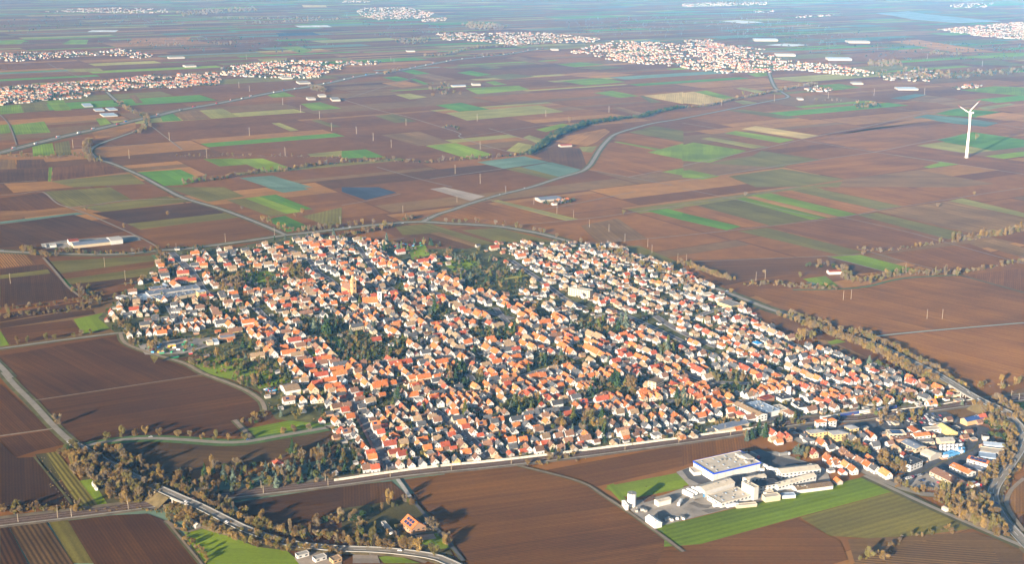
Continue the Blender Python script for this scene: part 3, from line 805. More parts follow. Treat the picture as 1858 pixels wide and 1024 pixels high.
pl, zs = deckpts([('G', 400, 365, 1.3), ('G', 470, 402, 1.6), ('G', 560, 455, 3), ('G', 700, 530, 5.5), ('G', 800, 580, 7), ('G', 950, 648, 8), ('G', 1080, 705, 8), ('G', 1200, 765, 6.5), ('G', 1320, 825, 4), ('G', 1430, 865, 2.4),
                  ('G', 1560, 905, 1.4), ('G', 1700, 925, 1.3), ('H', 0, 938, 1.3), ('H', 200, 945, 1.3), ('H', 400, 965, 1.3), ('H', 530, 990, 1.3), ('H', 640, 1040, 1.3)])
LBR = P(303, 905).y
OV1 = overpass(pl, zs, 9, (TP('G', 900, 640, 8).y, TP('G', 1010, 670, 8).y), 'raised road at the lower left', 'concrete road bridge over the railway at the lower left')
pl, zs = deckpts([('g', 700, 165, 1.3), ('y', -60, 55, 1.5), ('y', 300, 180, 2.5), ('y', 600, 330, 4.5), ('y', 850, 450, 6.5), ('y', 1040, 560, 8), ('y', 1300, 720, 8.5), ('y', 1480, 810, 8), ('y', 1680, 900, 6.5), ('I', 1800, 235, 4), ('I', 1848, 290, 2.5), ('I', 1856, 350, 1.6), ('I', 1815, 430, 1.3), ('I', 1745, 530, 1.3), ('I', 1695, 610, 1.3), ('I', 1695, 680, 1.3), ('I', 1745, 775, 1.3), ('I', 1858, 900, 1.3), ('I', 1990, 1040, 1.3)])
OV2 = overpass(pl, zs, 10, (TP('y', 1070, 580, 8).y, TP('y', 1400, 770, 8).y), 'raised road at the right', 'concrete road bridge over the railway at the right')
yard('I', '1640 600 1700 570 1740 590 1760 700 1790 800 1700 760 1650 680', ASPHALT, lab='asphalt of the road junction')

# ------------------------------------------------------------------ noise barrier and masts
BAR = smooth(pts('Z', '606 872.5 631.7 868.7 723.5 855.6 807 845.4 900 836.6 1030 821.2 1210 798.8 1293 787.2 1368.5 777.6 1400 772.5', 2.5), 10)
for q in BAR: q.z = 0
bar = thing('noise_barrier', BAR[0], 0, 'long pale noise barrier wall between the village and the railway', 'noise barrier')
pm = MB(); pm.box((2.5, 0, 0), (4.94, .18, 3.1)); pmesh = pm.mesh('panel', [BARRIER])
po = MB(); po.box((0, 0, 0), (.22, .3, 3.25)); pomesh = po.mesh('post', [STEEL])
wk = walk(BAR, 5.0)
for i, (p, a) in enumerate(wk):
    o = link('panel', pmesh, bar, p - BAR[0] + Vector((0, 0, .9)), a)
    if i % 13 == 5: o.scale.z = 1.08
    link('post', pomesh, bar, p - BAR[0] + Vector((0, 0, .9)), a)
BAR2 = smooth(pts('y', '0 945 300 905 900 835 1100 800 1300 775'), 10)
b2 = thing('platform_wall', BAR2[0], 0, 'low pale wall along the far side of the railway by the station', 'wall')
pm = MB(); pm.box((2.5, 0, 0), (4.96, .3, 1.5)); pmesh = pm.mesh('panel', [BARRIER])
for p, a in walk(BAR2, 5.0): link('panel', pmesh, b2, p - BAR2[0] + Vector((0, 0, 1)), a)
# overhead-line masts
mm = MB(); mm.cyl((0, 0, 0), .28, .2, 8.5, 6); mast_m = mm.mesh('pole', [POLEM])
ma = MB(); ma.tube(Vector((0, 0, 7.4)), Vector((0, 3.2, 6.6)), .1, .08, 4); ma.tube(Vector((0, 0, 6.4)), Vector((0, 3.2, 6.6)), .08, .06, 4); arm_m = ma.mesh('arm', [STEEL])
for side in (1, -1):
    q = [(x + y) / 2 + (x - y).normalized() * (6 * side) for x, y in ribbon(RAILS, 2)]
    for i, (p, a) in enumerate(walk(q, 62)):
        t = thing('catenary_mast', p + Vector((0, 0, .9)), a + (math.pi if side > 0 else 0), '%s overhead line mast from the left on the %s side of the railway' % (ordinal(i + 1), 'far' if side > 0 else 'near'), 'mast', 'overhead line masts along the railway')
        link('pole', mast_m, t); link('arm', arm_m, t)

# ------------------------------------------------------------------ houses
def house_geo(L, W, h, rh, kind):
    """walls, roof, chimney and window frames of one house, ridge along X"""
    wl, rf = MB(), MB(); x, y = L / 2, W / 2; wins = []
    V_ = Vector
    c = [V_((-x, -y, 0)), V_((x, -y, 0)), V_((x, y, 0)), V_((-x, y, 0))]
    t = [p + V_((0, 0, h)) for p in c]
    if kind == 'gable':
        r0, r1 = V_((-x, 0, h + rh)), V_((x, 0, h + rh))
        wl.face([c[0], c[1], t[1], t[0]]); wl.face([c[2], c[3], t[3], t[2]])
        wl.face([c[1], c[2], t[2], r1, t[1]]); wl.face([c[3], c[0], t[0], r0, t[3]])
        o, e, k = .38, .35, .25; s = rh / y
        pr = [(-y - o, h - s * o), (0, h + rh), (y + o, h - s * o)]
        top = [[V_((sx, a, b + k)) for a, b in pr] for sx in (-x - e, x + e)]
        bot = [[V_((sx, a, b + .03)) for a, b in pr] for sx in (-x - e, x + e)]
        for i in (0, 1):
            rf.face([top[0][i], top[1][i], top[1][i + 1], top[0][i + 1]])
            rf.face([bot[0][i + 1], bot[1][i + 1], bot[1][i], bot[0][i]])
        for sd in (0, 1):
            for i in (0, 1):
                q = [bot[sd][i], bot[sd][i + 1], top[sd][i + 1], top[sd][i]]
                rf.face(q if sd == 0 else q[::-1])
        rf.face([bot[0][0], bot[1][0], top[1][0], top[0][0]]); rf.face([bot[1][2], bot[0][2], top[0][2], top[1][2]])
    elif kind == 'hip':
        for a, b in ((0, 1), (1, 2), (2, 3), (3, 0)): wl.face([c[a], c[b], t[b], t[a]])
        o = .6; hx = max(0.01, x - y * .85)
        e = [V_((-x - o, -y - o, h)), V_((x + o, -y - o, h)), V_((x + o, y + o, h)), V_((-x - o, y + o, h))]
        u = [p + V_((0, 0, .2)) for p in e]; r0, r1 = V_((-hx, 0, h + rh)), V_((hx, 0, h + rh))
        for a, b in ((0, 1), (1, 2), (2, 3), (3, 0)): rf.face([e[a], e[b], u[b], u[a]])
        rf.face([u[0], u[1], r1, r0]); rf.face([u[1], u[2], r1]); rf.face([u[2], u[3], r0, r1]); rf.face([u[3], u[0], r0]); rf.face(e[::-1])
    else:
        for a, b in ((0, 1), (1, 2), (2, 3), (3, 0)): wl.face([c[a], c[b], t[b], t[a]])
        rf.box((0, 0, h - .35), (L + .3, W + .3, .12)); 
        for cx, cy, dx, dy in ((0, -y, L + .5, .25), (0, y, L + .5, .25), (-x, 0, .25, W - .1), (x, 0, .25, W - .1)): rf.box((cx, cy, h - .3), (dx, dy, .55))
    st = max(1, int(h / 2.6))
    for f in range(st):
        z = 1.0 + f * 2.6
        nx = max(1, int(L / 3.4)); ny = max(1, int(W / 3.6))
        for i in range(nx):
            px_ = (i + .5) / nx * L - x
            wins.append((px_, -y, z, 0)); wins.append((px_, y, z, math.pi))
        for i in range(ny):
            py_ = (i + .5) / ny * W - y
            wins.append((x, py_, z, math.pi / 2)); wins.append((-x, py_, z, -math.pi / 2))
    if kind == 'gable' and rh > 3: wins.append((x, 0, h + .5, math.pi / 2)); wins.append((-x, 0, h + .5, -math.pi / 2))
    ch = MB()
    if kind != 'flat': ch.box((L * .18, W * .12, h + rh * .6), (.8, .7, rh * .4 + 1.3))
    return wl, rf, ch, wins
VAR = {}
def variant(key):
    if key not in VAR:
        L, W, h, rh, kind = key
        wl, rf, ch, wins = house_geo(L, W, h, rh, kind)
        VAR[key] = (wl, rf, ch, wins, wl.mesh('wall', [WALL['w']]), rf.mesh('roof', [ROOF['o']]), ch.mesh('chimney', [WALL['n']]) if kind != 'flat' else None)
    return VAR[key]
SIZES = {('g', 1): (7.5, 6.2, 2.8, 2.4, 'gable'), ('g', 2): (9.2, 7.3, 4.5, 3.9, 'gable'), ('g', 3): (13, 7.7, 4.5, 3.9, 'gable'), ('g', 4): (18, 8.2, 4.8, 4.1, 'gable'),
         ('h', 1): (7, 6, 3, 1.8, 'hip'), ('h', 2): (10.2, 8.8, 4.2, 2.7, 'hip'), ('h', 3): (13.5, 10.5, 5.2, 3.2, 'hip'), ('h', 4): (20, 12, 6, 3.6, 'hip'),
         ('f', 1): (6.5, 5.5, 2.7, 0, 'flat'), ('f', 2): (9.5, 8.2, 5.2, 0, 'flat'), ('f', 3): (16, 10, 3.4, 0, 'flat'), ('f', 4): (22, 12, 5, 0, 'flat'), ('B', 4): (16, 9.8, 4.6, 5.2, 'gable')}
HOUSES = []      # x, y, angle, size key, roof code, wall code, scale
GRIDH = {}
def taken(x, y, r):
    gx, gy = int(x // 20), int(y // 20)
    for i in range(gx - 1, gx + 2):
        for j in range(gy - 1, gy + 2):
            for q in GRIDH.get((i, j), ()):
                if (q[0] - x) ** 2 + (q[1] - y) ** 2 < (r + q[2]) ** 2: return True
    return False
def occupy(x, y, r): GRIDH.setdefault((int(x // 20), int(y // 20)), []).append((x, y, r))
def village_dir(X, Y):
    sx, sy = S((X, Y, 0))
    k = 112.0
    if sx > 1330: k = 121 - 12 * max(0, min(1, (sy - 720) / 60))
    elif sx < 640: k = 116
    elif sy < 730: k = 119
    if sx < 400 and sy < 620: k = 112
    return math.radians(k)
def add_house(X, Y, roof, ori, size=2, wall='w', jit=1.0, ang=None, chk=False):
    if roof == 'o' and ori != 'B' and R() < .30: roof = random.choice('OOObtr')
    kind = 'h' if ori == 'h' else ('f' if roof == 'f' or ori == 'f' else 'g')
    if ori == 'B': kind = 'B'; size = 4
    a = village_dir(X, Y) if ang is None else ang
    if ori in 'l': a -= math.radians(88)
    key = SIZES[(kind, size)]
    r_ = min(key[0], key[1]) * .48
    if chk and taken(X, Y, r_ + (key[0] - key[1]) * .18): return False
    HOUSES.append((X, Y, a + random.uniform(-.05, .05) * jit, key, roof, wall, random.uniform(.93, 1.07)))
    d = (key[0] - key[1]) / 2
    occupy(X, Y, r_)
    if d > 2:
        for s in (-d, d): occupy(X + math.cos(a) * s, Y + math.sin(a) * s, r_)
    return True
def houses(t, s):
    for it in s.split(';'):
        q = it.split()
        if len(q) < 3: continue
        u, v, code = float(q[0]), float(q[1]), q[2]
        roof, ori = code[0], code[1] if len(code) > 1 else 'a'
        size = 2; wall = random.choice('wwwwwwck')
        for ch in code[2:]:
            if ch in '1234': size = int(ch)
            else: wall = ch
        p = TP(t, u, v, 4.5 if size > 1 else 2.5)
        add_house(p.x, p.y, roof, ori, size, wall)
houses('a', '35 30 ol;75 60 tl;40 15 ol;150 40 ol;175 70 ol;60 130 ta;160 110 gl3;115 175 oa;190 140 rl1;40 200 ga;130 235 bl3c;235 225 bl;215 275 rl;155 280 fl1;115 385 oa3w;270 350 olw;285 420 gaw;310 480 baw;330 550 gaw;375 600 baw;420 670 oa3w;310 690 gl1;250 570 fl1;120 490 fl1;205 610 fl1;380 775 ba1;490 745 rlw;510 790 ol;520 835 fl1;540 900 rlw;450 905 bl;420 855 oa1w;320 840 fl1;310 65 bl;385 55 bl1;370 115 rl;375 155 bl3;490 170 tl3;500 125 oa1;400 235 gl;400 300 gl;480 310 gaw;560 270 ga;595 330 ba;690 310 oay;785 300 oaw;865 270 bac;970 270 oac;760 360 oaw;645 375 oac;810 400 ta1;860 450 ta;515 380 bl1;550 430 ol;560 475 bl;600 515 ol;640 450 rl1;810 480 rl1;690 510 fl1;755 540 ohw;870 510 fl1;860 340 ba;915 350 oa1;995 375 tl;1045 430 glw;1040 225 ra;1110 200 ra3w;1130 310 baw;1250 190 ga;1165 350 tl;1215 385 bl;1000 495 glc;1125 475 gap;1010 330 ba1;1285 500 gl1;1240 490 ol1;700 645 rl3w;660 600 oaw;850 625 tly;750 730 rl3c;1050 600 ol3w;1215 590 olw;920 720 ga3w;1110 685 oly;1130 740 fly;1300 660 rl;1200 540 gl1;1370 545 rlw;1395 505 oa1;1440 575 faw;1490 645 ba3c;1300 700 bl1;1390 695 rl1;1510 725 rl1;1640 700 ta;815 860 baw;930 855 ba3w;1055 850 gaw;1185 830 baw;1160 780 bl1;1295 810 ba3w;1420 815 gay;1570 800 fl1;1645 785 baw;1830 730 ba3c')
houses('a', '1400 300 olw;1440 365 gl3c;1480 412 olw;1525 460 rlw;1580 395 oaw;1700 430 olw;1610 510 baw;1725 500 ba1;1680 553 ol1;1760 650 bl;1810 540 bl1;1835 400 gl;1835 475 oa;1840 610 raw;1390 115 oa;1470 118 oa;1555 125 oa;1630 120 oa;1700 120 gaw;1760 90 oa;1345 185 oa;1415 170 oa;1460 205 oa1;1490 150 oa;1540 195 oa;1610 190 oa;1650 150 oa1;1690 182 oa3w;1410 240 oa3w;1510 255 oaw;1700 228 oa1;1790 195 oa;940 110 rlw;1020 155 flw;1120 80 ba;1210 105 gl4c;1190 142 rl;850 80 ba;760 50 fl1;980 15 rl;1060 40 ga;590 15 ol4c;1190 60 ra1;1330 130 oa1')
houses('b', '20 380 ol3w;215 370 gl3w;100 470 baw;215 440 ol;330 430 ga;430 465 ol1;200 500 ga;65 520 ol1;380 325 gl4w;600 290 gl4w;660 200 gl3w;450 395 ga1;550 400 oac;625 345 ta;795 320 rl3w;880 225 oa3w;675 115 rhc;590 150 rac;540 125 rl1;860 130 gl3;1020 170 fl1;950 185 rl;35 640 gaw;165 605 olw;105 575 oa1;290 600 olw;415 580 ghw;535 565 tlw;175 680 glc;340 680 ba3w;290 725 rl1;155 750 ra1;465 705 blw;530 640 rlw;600 660 bac;675 555 blw;790 535 blw;910 520 flw;700 680 bl;780 610 blc;960 590 bl3w;1090 615 bl1;915 640 rl1;1130 540 baw;1210 545 gl1;980 290 blc;1065 290 ta1;990 220 ra1;1145 155 ol4w;1110 250 oaw;1185 235 oaw;1255 140 oaw;1345 130 oaw;1270 235 ba1;1335 210 oa3w;1405 215 oa3w;1450 170 oaw;1545 215 oh1;1590 80 ol3w;1600 140 oac;1680 125 oaw;1760 125 oac;1520 150 ga1;1820 100 ga;1285 420 ba3w;1385 400 bac;1495 385 gac;1600 370 bay;1705 350 oaw;1810 335 oaw;1380 500 bl4w;1520 465 ba1;1630 445 gaw;1735 430 ga3w;1830 400 gaw;1515 545 bl1;1610 515 ba1;1740 540 flw;1310 600 fl1;1410 605 fl1;35 70 oa;100 45 oa;60 135 oa3;220 40 oa;190 90 oa1;150 130 fl1;280 110 oa1;345 95 ra3;400 60 oa3;490 35 oa;600 45 fl;700 50 ra1;800 55 fl1;925 25 oaw;985 25 oaw;1040 22 oaw;560 165 bl1')
houses('c', '60 80 oa;165 45 ol;270 80 ra;330 130 ol3c;330 20 ra;415 40 ol;520 105 ol;590 140 oa1;680 125 oa;440 90 gh;450 150 ol;520 190 oa;665 180 ohy;415 205 ra;530 225 ol3w;400 255 baw;50 300 ga3w;185 290 gaw;305 275 oaw;550 300 gaw;455 305 oaw;360 335 ol3w;265 360 gaw;165 375 oac;70 400 baw;690 280 olw;790 305 rh;690 340 bl1;480 370 ga1;60 470 ga1;150 450 ga1;240 430 ga1;905 355 bl3w;160 520 fl1;850 90 gl;895 110 tl;950 90 oa;1010 85 oa;1060 50 oa3;1155 50 oa;1230 40 oa;1340 70 oa;1110 20 tl3;1335 300 oh3w;1565 265 bl3w;1690 235 baw;1820 240 baw;1725 115 oaw;1820 130 oa3w;1755 185 ra;1650 160 oh;1570 120 bl;1500 110 fl;1600 50 ba;1140 520 ra3;1245 560 oan;1310 560 ran;1215 620 ol1;1150 590 ol1;1540 590 ghw;1690 635 oaw;1590 740 rac;1755 805 oaw;1840 850 ol;1780 690 gl1')
houses('L', '20 240 ghw;150 300 oaw;85 385 ra;205 430 oaw;280 465 oaw;355 490 oaw;415 525 oaw;340 375 ban;400 420 ba3;470 450 ba3;555 435 oa;540 490 oaw;600 520 gaw;690 560 oa3w;260 340 ga1w;410 265 ga;560 240 oa3w;500 250 ga3w;520 330 ra1;600 320 gl;780 350 ta;850 405 ra1;230 480 oa1;230 530 fl1w;330 550 ra1w;290 625 oa1;750 360 ta1;1500 90 rlc;1640 450 ol1;1080 235 ra1')
houses('g', '45 140 rhw;85 185 oh;160 220 taw;245 260 ta3w;340 290 baw;440 315 ol3c;80 375 uhw;165 350 ga;225 410 th;380 390 ohc;45 450 gh;245 475 gaw;310 500 raw;75 520 ra3w;205 550 baw;290 580 baw;30 580 ga3w;85 640 raw;160 665 oaw;230 690 oa1w;60 715 oa3w;160 745 ga;335 735 oa1w;450 550 gl3w;535 440 thc;580 525 gl;640 410 gaw;700 490 ba;770 440 oaw;860 460 gaw;600 600 bl3w;710 580 oac;790 565 bac;850 550 raw;960 500 ga3w;1060 550 gaw;1165 600 ol;1300 640 oh;430 630 taw;515 680 ta3w;600 710 oaw;740 670 gaw;825 660 gaw;925 630 bac;1005 610 baw;985 690 oaw;920 710 ra;660 750 ta;735 770 oaw;860 740 ga3w;1085 710 fl1;1165 675 gay;1075 800 raw;1155 790 raw;1250 765 taw;1340 745 thc;1475 735 th;1390 810 baw;1285 830 baw;1500 800 gaw;1600 770 gaw;1765 800 ra3w;1195 870 ohc;1400 870 oa1;445 775 tac;515 820 oaw;680 860 ba;820 825 raw;720 890 bl;260 815 oa3w;330 870 oaw;380 835 oaw;230 880 oaw;305 790 oa1;160 880 oa3w;120 910 ra;40 940 baw;445 900 ra;660 955 olw;820 950 oaw;910 970 oaw;1000 985 oaw;960 880 gaw;1065 910 ba3w;1150 980 th;1330 950 ga;1480 930 gh;1610 895 ba3w;1840 850 bh')
houses('f', '1115 215 ohw;1300 205 rh;1260 270 th;1670 265 oaw;1620 110 oh;1770 100 oh3w;1540 230 bh;1590 335 oh;1440 345 gh;1560 400 ohw;1740 460 oh;1225 365 oaw;1285 390 oaw;580 320 oa3;650 270 ol3;480 290 ol3;690 310 oa3;590 405 oa3y;110 440 oB;190 480 oB;130 290 tB;220 320 tB;130 570 ta3w;260 510 oay;320 520 oa;460 480 rl3;540 520 rl;400 580 rl3;610 650 rh3w;820 650 rl3w;1060 640 oay;1300 680 oa4w;1370 655 oa3;1250 590 oa3w;1330 580 oaw;1480 540 ga3w;1590 520 oaw;1670 600 oa3w;1800 660 ra4w;1070 760 oa;1020 820 ohy;1180 800 ra;1130 890 oaw;1210 840 oa;1280 850 ol;1340 830 ol;700 905 olw;780 940 oaw;840 930 oa;1020 910 olw;920 920 ga;1220 910 ba;1280 960 ol3c;1390 930 ba;1490 940 olw;700 970 ol;1330 890 oa;240 970 ol3w;360 965 oaw;440 960 oaw;550 990 oaw;20 840 olw;75 835 olw;125 830 olw;40 760 oa;70 690 oa;130 680 oa;200 730 oa;260 690 oa;330 740 oa;290 720 oa;430 700 oa3w;400 640 oa;360 710 oa;1420 745 tl4w')
houses('d', '260 100 oh;550 130 oa3w;950 155 ol2;120 155 ol4w;230 205 oa3;130 210 ol3;340 180 gl3w;350 210 oa;490 195 oa;425 240 oa3w;250 260 oa;160 270 oa;300 280 ol3;360 300 rl;530 260 bl3;640 250 oa3;710 290 gaw;550 320 ta3c;620 355 rl4w;690 410 bl3;830 370 gac;340 465 oBc;390 490 tB;250 390 oa3;730 470 oac;870 430 bB;970 440 oB;890 480 raw;560 490 ol4;650 510 ol4;490 580 oa3w;600 620 oa3w;700 555 ol3;770 590 ol;790 640 rl3;880 560 rl3;970 550 ol3;920 600 bl3;1060 590 bl3;1120 620 gl4;1080 670 ol4w;1110 720 ol4w;1270 600 oB;1230 660 oB;1310 690 ol;660 690 oB;750 750 oaw;910 730 ol4w;830 700 olw;730 790 ol;1000 790 ol4;870 820 ol3;1000 860 ol;1070 850 ol3;1110 880 ol3;1130 910 ol3;1160 790 gap;1340 760 oa3w;1400 820 oa3;1560 830 ol4c;1690 820 ol;1470 680 bB;1540 640 bB;1590 710 oa3w;1650 710 oa3w;1720 610 ol4w;1820 600 ol4;1790 660 oaw;1450 750 ta;1520 770 ta;910 480 ta;1040 510 tB;830 880 oBc;720 1000 oa;830 990 oa;900 985 oac;560 1000 ol3;220 520 tl4c;1740 170 ol3;1640 220 oa;1720 260 oB;1550 190 ol;1300 200 gl4c;750 60 bl4c;1320 80 oa;1400 110 oa;1460 110 oB;1500 150 oa;1510 350 rl3')
houses('e', '50 80 oB;150 160 oB;340 225 oB;840 80 oB;770 60 oB;1330 60 oB;1380 90 oB;1620 90 oB;1690 120 oB;1250 80 oB;480 180 rh;590 195 ta;715 140 ohw;715 190 fhc;980 190 tl4c;1160 210 oa4;1230 250 oB;1480 160 ol4w;1400 320 oB;1480 350 oB;1300 330 tB;860 430 oB;960 480 oB;440 490 bB;240 570 tB;1740 250 ol4;1600 310 bl4;1740 350 oa3w;1690 420 oB;1760 480 oB;300 430 oB;1260 390 oa4w;1100 410 ol4w;1080 460 gl4w;1170 450 rl3w;1080 540 oa3w;1170 540 ol3w;960 590 ol3;1010 655 gl3w;820 670 oaw;710 660 oa3w;920 700 oa3;1060 710 oa3;1140 740 ol;1080 800 bl4c;930 780 gl3;1050 770 ol;1240 800 oa3;1310 830 oa3;1180 870 rhc;1380 750 ol4;1460 740 ol;1560 770 ohc;1720 740 oa3w;1770 800 oa3w;330 750 ol3w;440 740 ol3w;170 755 ol4c;600 540 oB;520 620 oa3;420 640 oa3;340 650 oa;270 670 oa;360 590 ol4;100 720 ba3;200 700 oa;160 680 gaw;90 840 ol4w;40 760 ol;50 950 ol3w;230 910 ba3;320 930 gl4c;280 970 ol3;1150 620 oh3w;1230 620 oh3w;1290 600 oh3w')
houses('u', '700 120 rl4c;990 210 ol4w;30 250 rB;200 220 rhw;930 340 gl3w;300 540 oB;440 590 oB;830 740 oB;980 770 oB;1080 840 oB;1380 900 oB;520 850 oB;150 690 oB;130 450 oB;200 470 oB;1620 400 rl3w;1700 400 oaw;1310 180 oa3w;1420 210 oa;1500 200 oa;1120 230 gaw;1050 265 ol3w;1230 630 gaw;1050 600 oaw;1530 750 tB;360 690 bl4')
houses('w', '510 370 oB;1190 390 oB;1260 430 oB;560 270 rl3w;620 300 ol3w;390 290 ol4w;470 310 ol4w;390 350 fl3w;50 400 oh;160 410 oh;830 360 oh;920 360 oh;1500 380 rl4w;1770 500 rl4w;1260 720 oB;1390 730 tB;770 900 oh3w;1440 950 rB;1060 860 tB;240 850 tl;220 750 ba;330 740 ol')
houses('V', '135 790 raw;180 850 ta3c;265 775 ta3w;320 820 gl3w;390 760 rl3;450 800 ta3c;515 745 ba3w;625 735 ba3w;840 705 gl;920 690 ta;1010 735 ba3w;1080 675 ta3c;1060 790 gl;870 760 fl3;930 820 oa;970 865 ba;790 890 ba;740 860 fl;620 940 ba;850 465 oB;925 430 rl4w;1040 430 rl3y;940 350 rl4c;1110 300 rh;980 180 bl4w;800 180 ba;810 210 rl;910 300 ba;1180 170 ba;1360 190 tB;1440 260 rl3w;1070 260 gl3;1200 380 oB;1210 430 ba3w;1280 460 ba3w;1250 600 rh;1170 610 rl;930 960 oaw;1010 940 oaw;1100 900 oa;1150 890 oa;1220 880 oaw;1300 870 oa;1360 860 oaw;1440 850 oa;1530 880 oa;1600 870 oa;1650 850 oa;720 1000 oa3w;560 1010 oaw;640 1010 oa;790 990 oaw;860 980 ga;1380 910 gl4w;1470 930 oB;1520 1000 bl4y')
houses('x', '330 290 taw;430 270 gaw;540 270 oaw;610 260 oaw;680 270 ol3w;760 230 oaw;830 220 gaw;905 220 oa3w;990 210 oaw;1060 210 oaw;1120 190 oa;1380 300 bl4;1480 250 bl4y;1640 240 oaw;1680 290 oa;1770 110 oh')
houses('G', '1510 468 rhw'); houses('E', '1155 86 ohw;1180 72 oaw;1205 74 ba;1222 68 olw;1165 78 fl1')
houses('y', '350 490 thw;450 535 gaw;610 570 raw;750 620 ba3;370 570 gaw;240 580 gaw;480 660 ba3w;220 710 bl3w;50 760 ol3;840 800 ol3w')
# the blocks nobody could place one by one are filled along their streets
def fill(poly, sx, sy, roofs, sizes, walls, ang_off=0, skip=.12):
    P_ = px('Z', poly); g = [P(*q) for q in P_]
    c = sum(g, Vector()) / len(g); a = village_dir(c.x, c.y) + ang_off
    ux, uy = Vector((math.cos(a), math.sin(a), 0)), Vector((-math.sin(a), math.cos(a), 0))
    ext = int(max((q - c).length for q in g))
    j = -ext; row = 0
    while j < ext:
        i = -ext
        while i < ext:
            p = c + ux * (i + random.uniform(-2, 2)) + uy * (j + random.uniform(-1.5, 1.5)); i += sx * random.uniform(.85, 1.25)
            s_ = S(p)
            if not inside(s_, P_) or any(inside(s_, z) for z in GREENS) or R() < skip: continue
            if any(near(p, st, w_) for st, w_ in STREETS): continue
            ro = random.choice(roofs); sz = random.choice(sizes)
            ori = sz[0]; add_house(p.x, p.y, ro, ori, int(sz[1]), random.choice(walls), chk=True)
        j += sy if row % 2 == 0 else sy * 1.45
        row += 1
STC = {}
for k, (st, w_) in enumerate(STREETS):
    for p in st: STC.setdefault((int(p.x // 25), int(p.y // 25)), []).append((p.x, p.y, k))
def near(p, st, w_):
    return False
def near_street(p):
    gx, gy = int(p.x // 25), int(p.y // 25)
    for i in (-1, 0, 1):
        for j in (-1, 0, 1):
            for q in STC.get((gx + i, gy + j), ()):
                if (q[0] - p.x) ** 2 + (q[1] - p.y) ** 2 < (STREETS[q[2]][1] + 4.5) ** 2: return True
    return False
_n = near
def near(p, st, w_): return st is STREETS[0][0] and near_street(p)
GREENS = [px(t, s) for t, s in (('d', '760 300 880 320 1000 480 1100 560 1200 590 1400 620 1560 600 1858 560 1858 330 1500 340 1430 240 1200 220 1180 120 900 130 620 100 700 230'), ('d', '0 530 420 520 480 640 560 700 600 800 440 900 0 850'),
           ('e', '640 230 1080 230 1160 270 1180 360 1080 380 900 360 700 340'), ('e', '470 640 600 620 800 700 840 860 600 900 300 840'), ('e', '200 0 480 0 500 100 260 180'), ('e', '1350 500 1858 540 1858 640 1300 700'),
           ('f', '300 760 740 760 700 900 620 990 0 1000 0 900'), ('f', '330 190 560 190 520 280 350 300'), ('f', '0 130 330 140 330 330 200 280 0 240'), ('f', '650 420 1060 420 1200 500 1000 530 800 500'), ('f', '1420 740 1700 740 1700 960 1560 900 1400 800'),
           ('u', '120 160 400 160 620 200 800 240 860 400 1080 380 1100 560 780 590 400 590 340 500 260 380'), ('V', '1480 340 2060 330 2100 560 1800 560 1480 480'), ('V', '1200 340 1480 340 1480 470 1300 470'), ('g', '-200 700 60 760 120 900 -100 980'),
           ('b', '0 140 480 150 480 250 300 300 0 330'), ('b', '520 330 700 380 880 460 1100 420 1220 460 1080 560 600 480'), ('c', '700 0 830 30 800 150 720 150'), ('c', '0 100 260 150 300 230 180 270 0 240'), ('V', '380 480 1210 470 1210 640 700 670 440 680'),
           ('w', '1320 280 1858 280 1858 520 1560 520 1320 420'), ('w', '130 540 330 560 480 740 140 740'), ('x', '100 150 520 100 480 200 200 250'), ('x', '330 320 1240 290 1600 330 1700 560 1858 600 1858 900 400 440'), ('c', '480 130 1500 60 1520 420 480 520'), ('a', '0 600 240 660 300 1000 0 1000'), ('a', '640 30 900 30 900 220 650 200'))]
fill('195 575 250 515 300 462 420 455 560 432 600 470 560 560 480 570 330 600 230 608', 16, 17, 'ggttbbrog', ['a2', 'l2', 'l3', 'f1', 'h2', 'l1'], 'wwwck')
fill('480 500 560 430 700 440 800 500 860 520 960 570 1050 610 1060 700 740 740 620 700 480 640 430 590', 13.5, 13.5, 'oooobbttggrg', ['a3', 'a2', 'l2', 'l3', 'l2', 'a2', 'a1', 'a3', 'l1', 'f1'], 'wwwwck', 0, .12)
fill('930 440 1110 448 1240 495 1330 545 1420 610 1340 620 1180 600 1060 600 960 560 930 500', 15.5, 16.5, 'ttbbgggttor', ['a2', 'l2', 'a2', 'h2', 'h2', 'f1', 'f1'], 'wwwwck')
fill('1050 590 1180 598 1400 615 1480 640 1600 670 1700 705 1740 735 1400 750 1200 720 1060 700', 15, 16, 'ttbbggoor', ['a2', 'a2', 'l2', 'a3', 'h2', 'f1', 'a1'], 'wwwwck')
fill('600 700 1060 700 1400 740 1380 770 1240 792 1000 820 690 854 620 800', 15, 16, 'oobbggrt', ['a2', 'a2', 'l2', 'a1', 'f1', 'f1'], 'wwwwck')
# sheds and garages between them
def clutter(poly, n, codes):
    P_ = px('Z', poly); xs = [q[0] for q in P_]; ys = [q[1] for q in P_]
    for _ in range(n):
        s_ = (random.uniform(min(xs), max(xs)), random.uniform(min(ys), max(ys)))
        if not inside(s_, P_): continue
        p = P(*s_)
        if near_street(p) or (any(inside(s_, z) for z in GREENS) and R() < .85): continue
        c = random.choice(codes); add_house(p.x, p.y, c[0], c[1], 1, random.choice('wkkcnn'), chk=True)
clutter(' '.join('%.1f %.1f' % q for q in VILL), 2500, ['fl', 'fa', 'fl', 'fa', 'ra', 'bl', 'ta', 'gl', 'ol'])
clutter('1400 790 1700 750 1830 770 1830 860 1650 850 1500 830', 60, ['fl', 'fa', 'bl'])

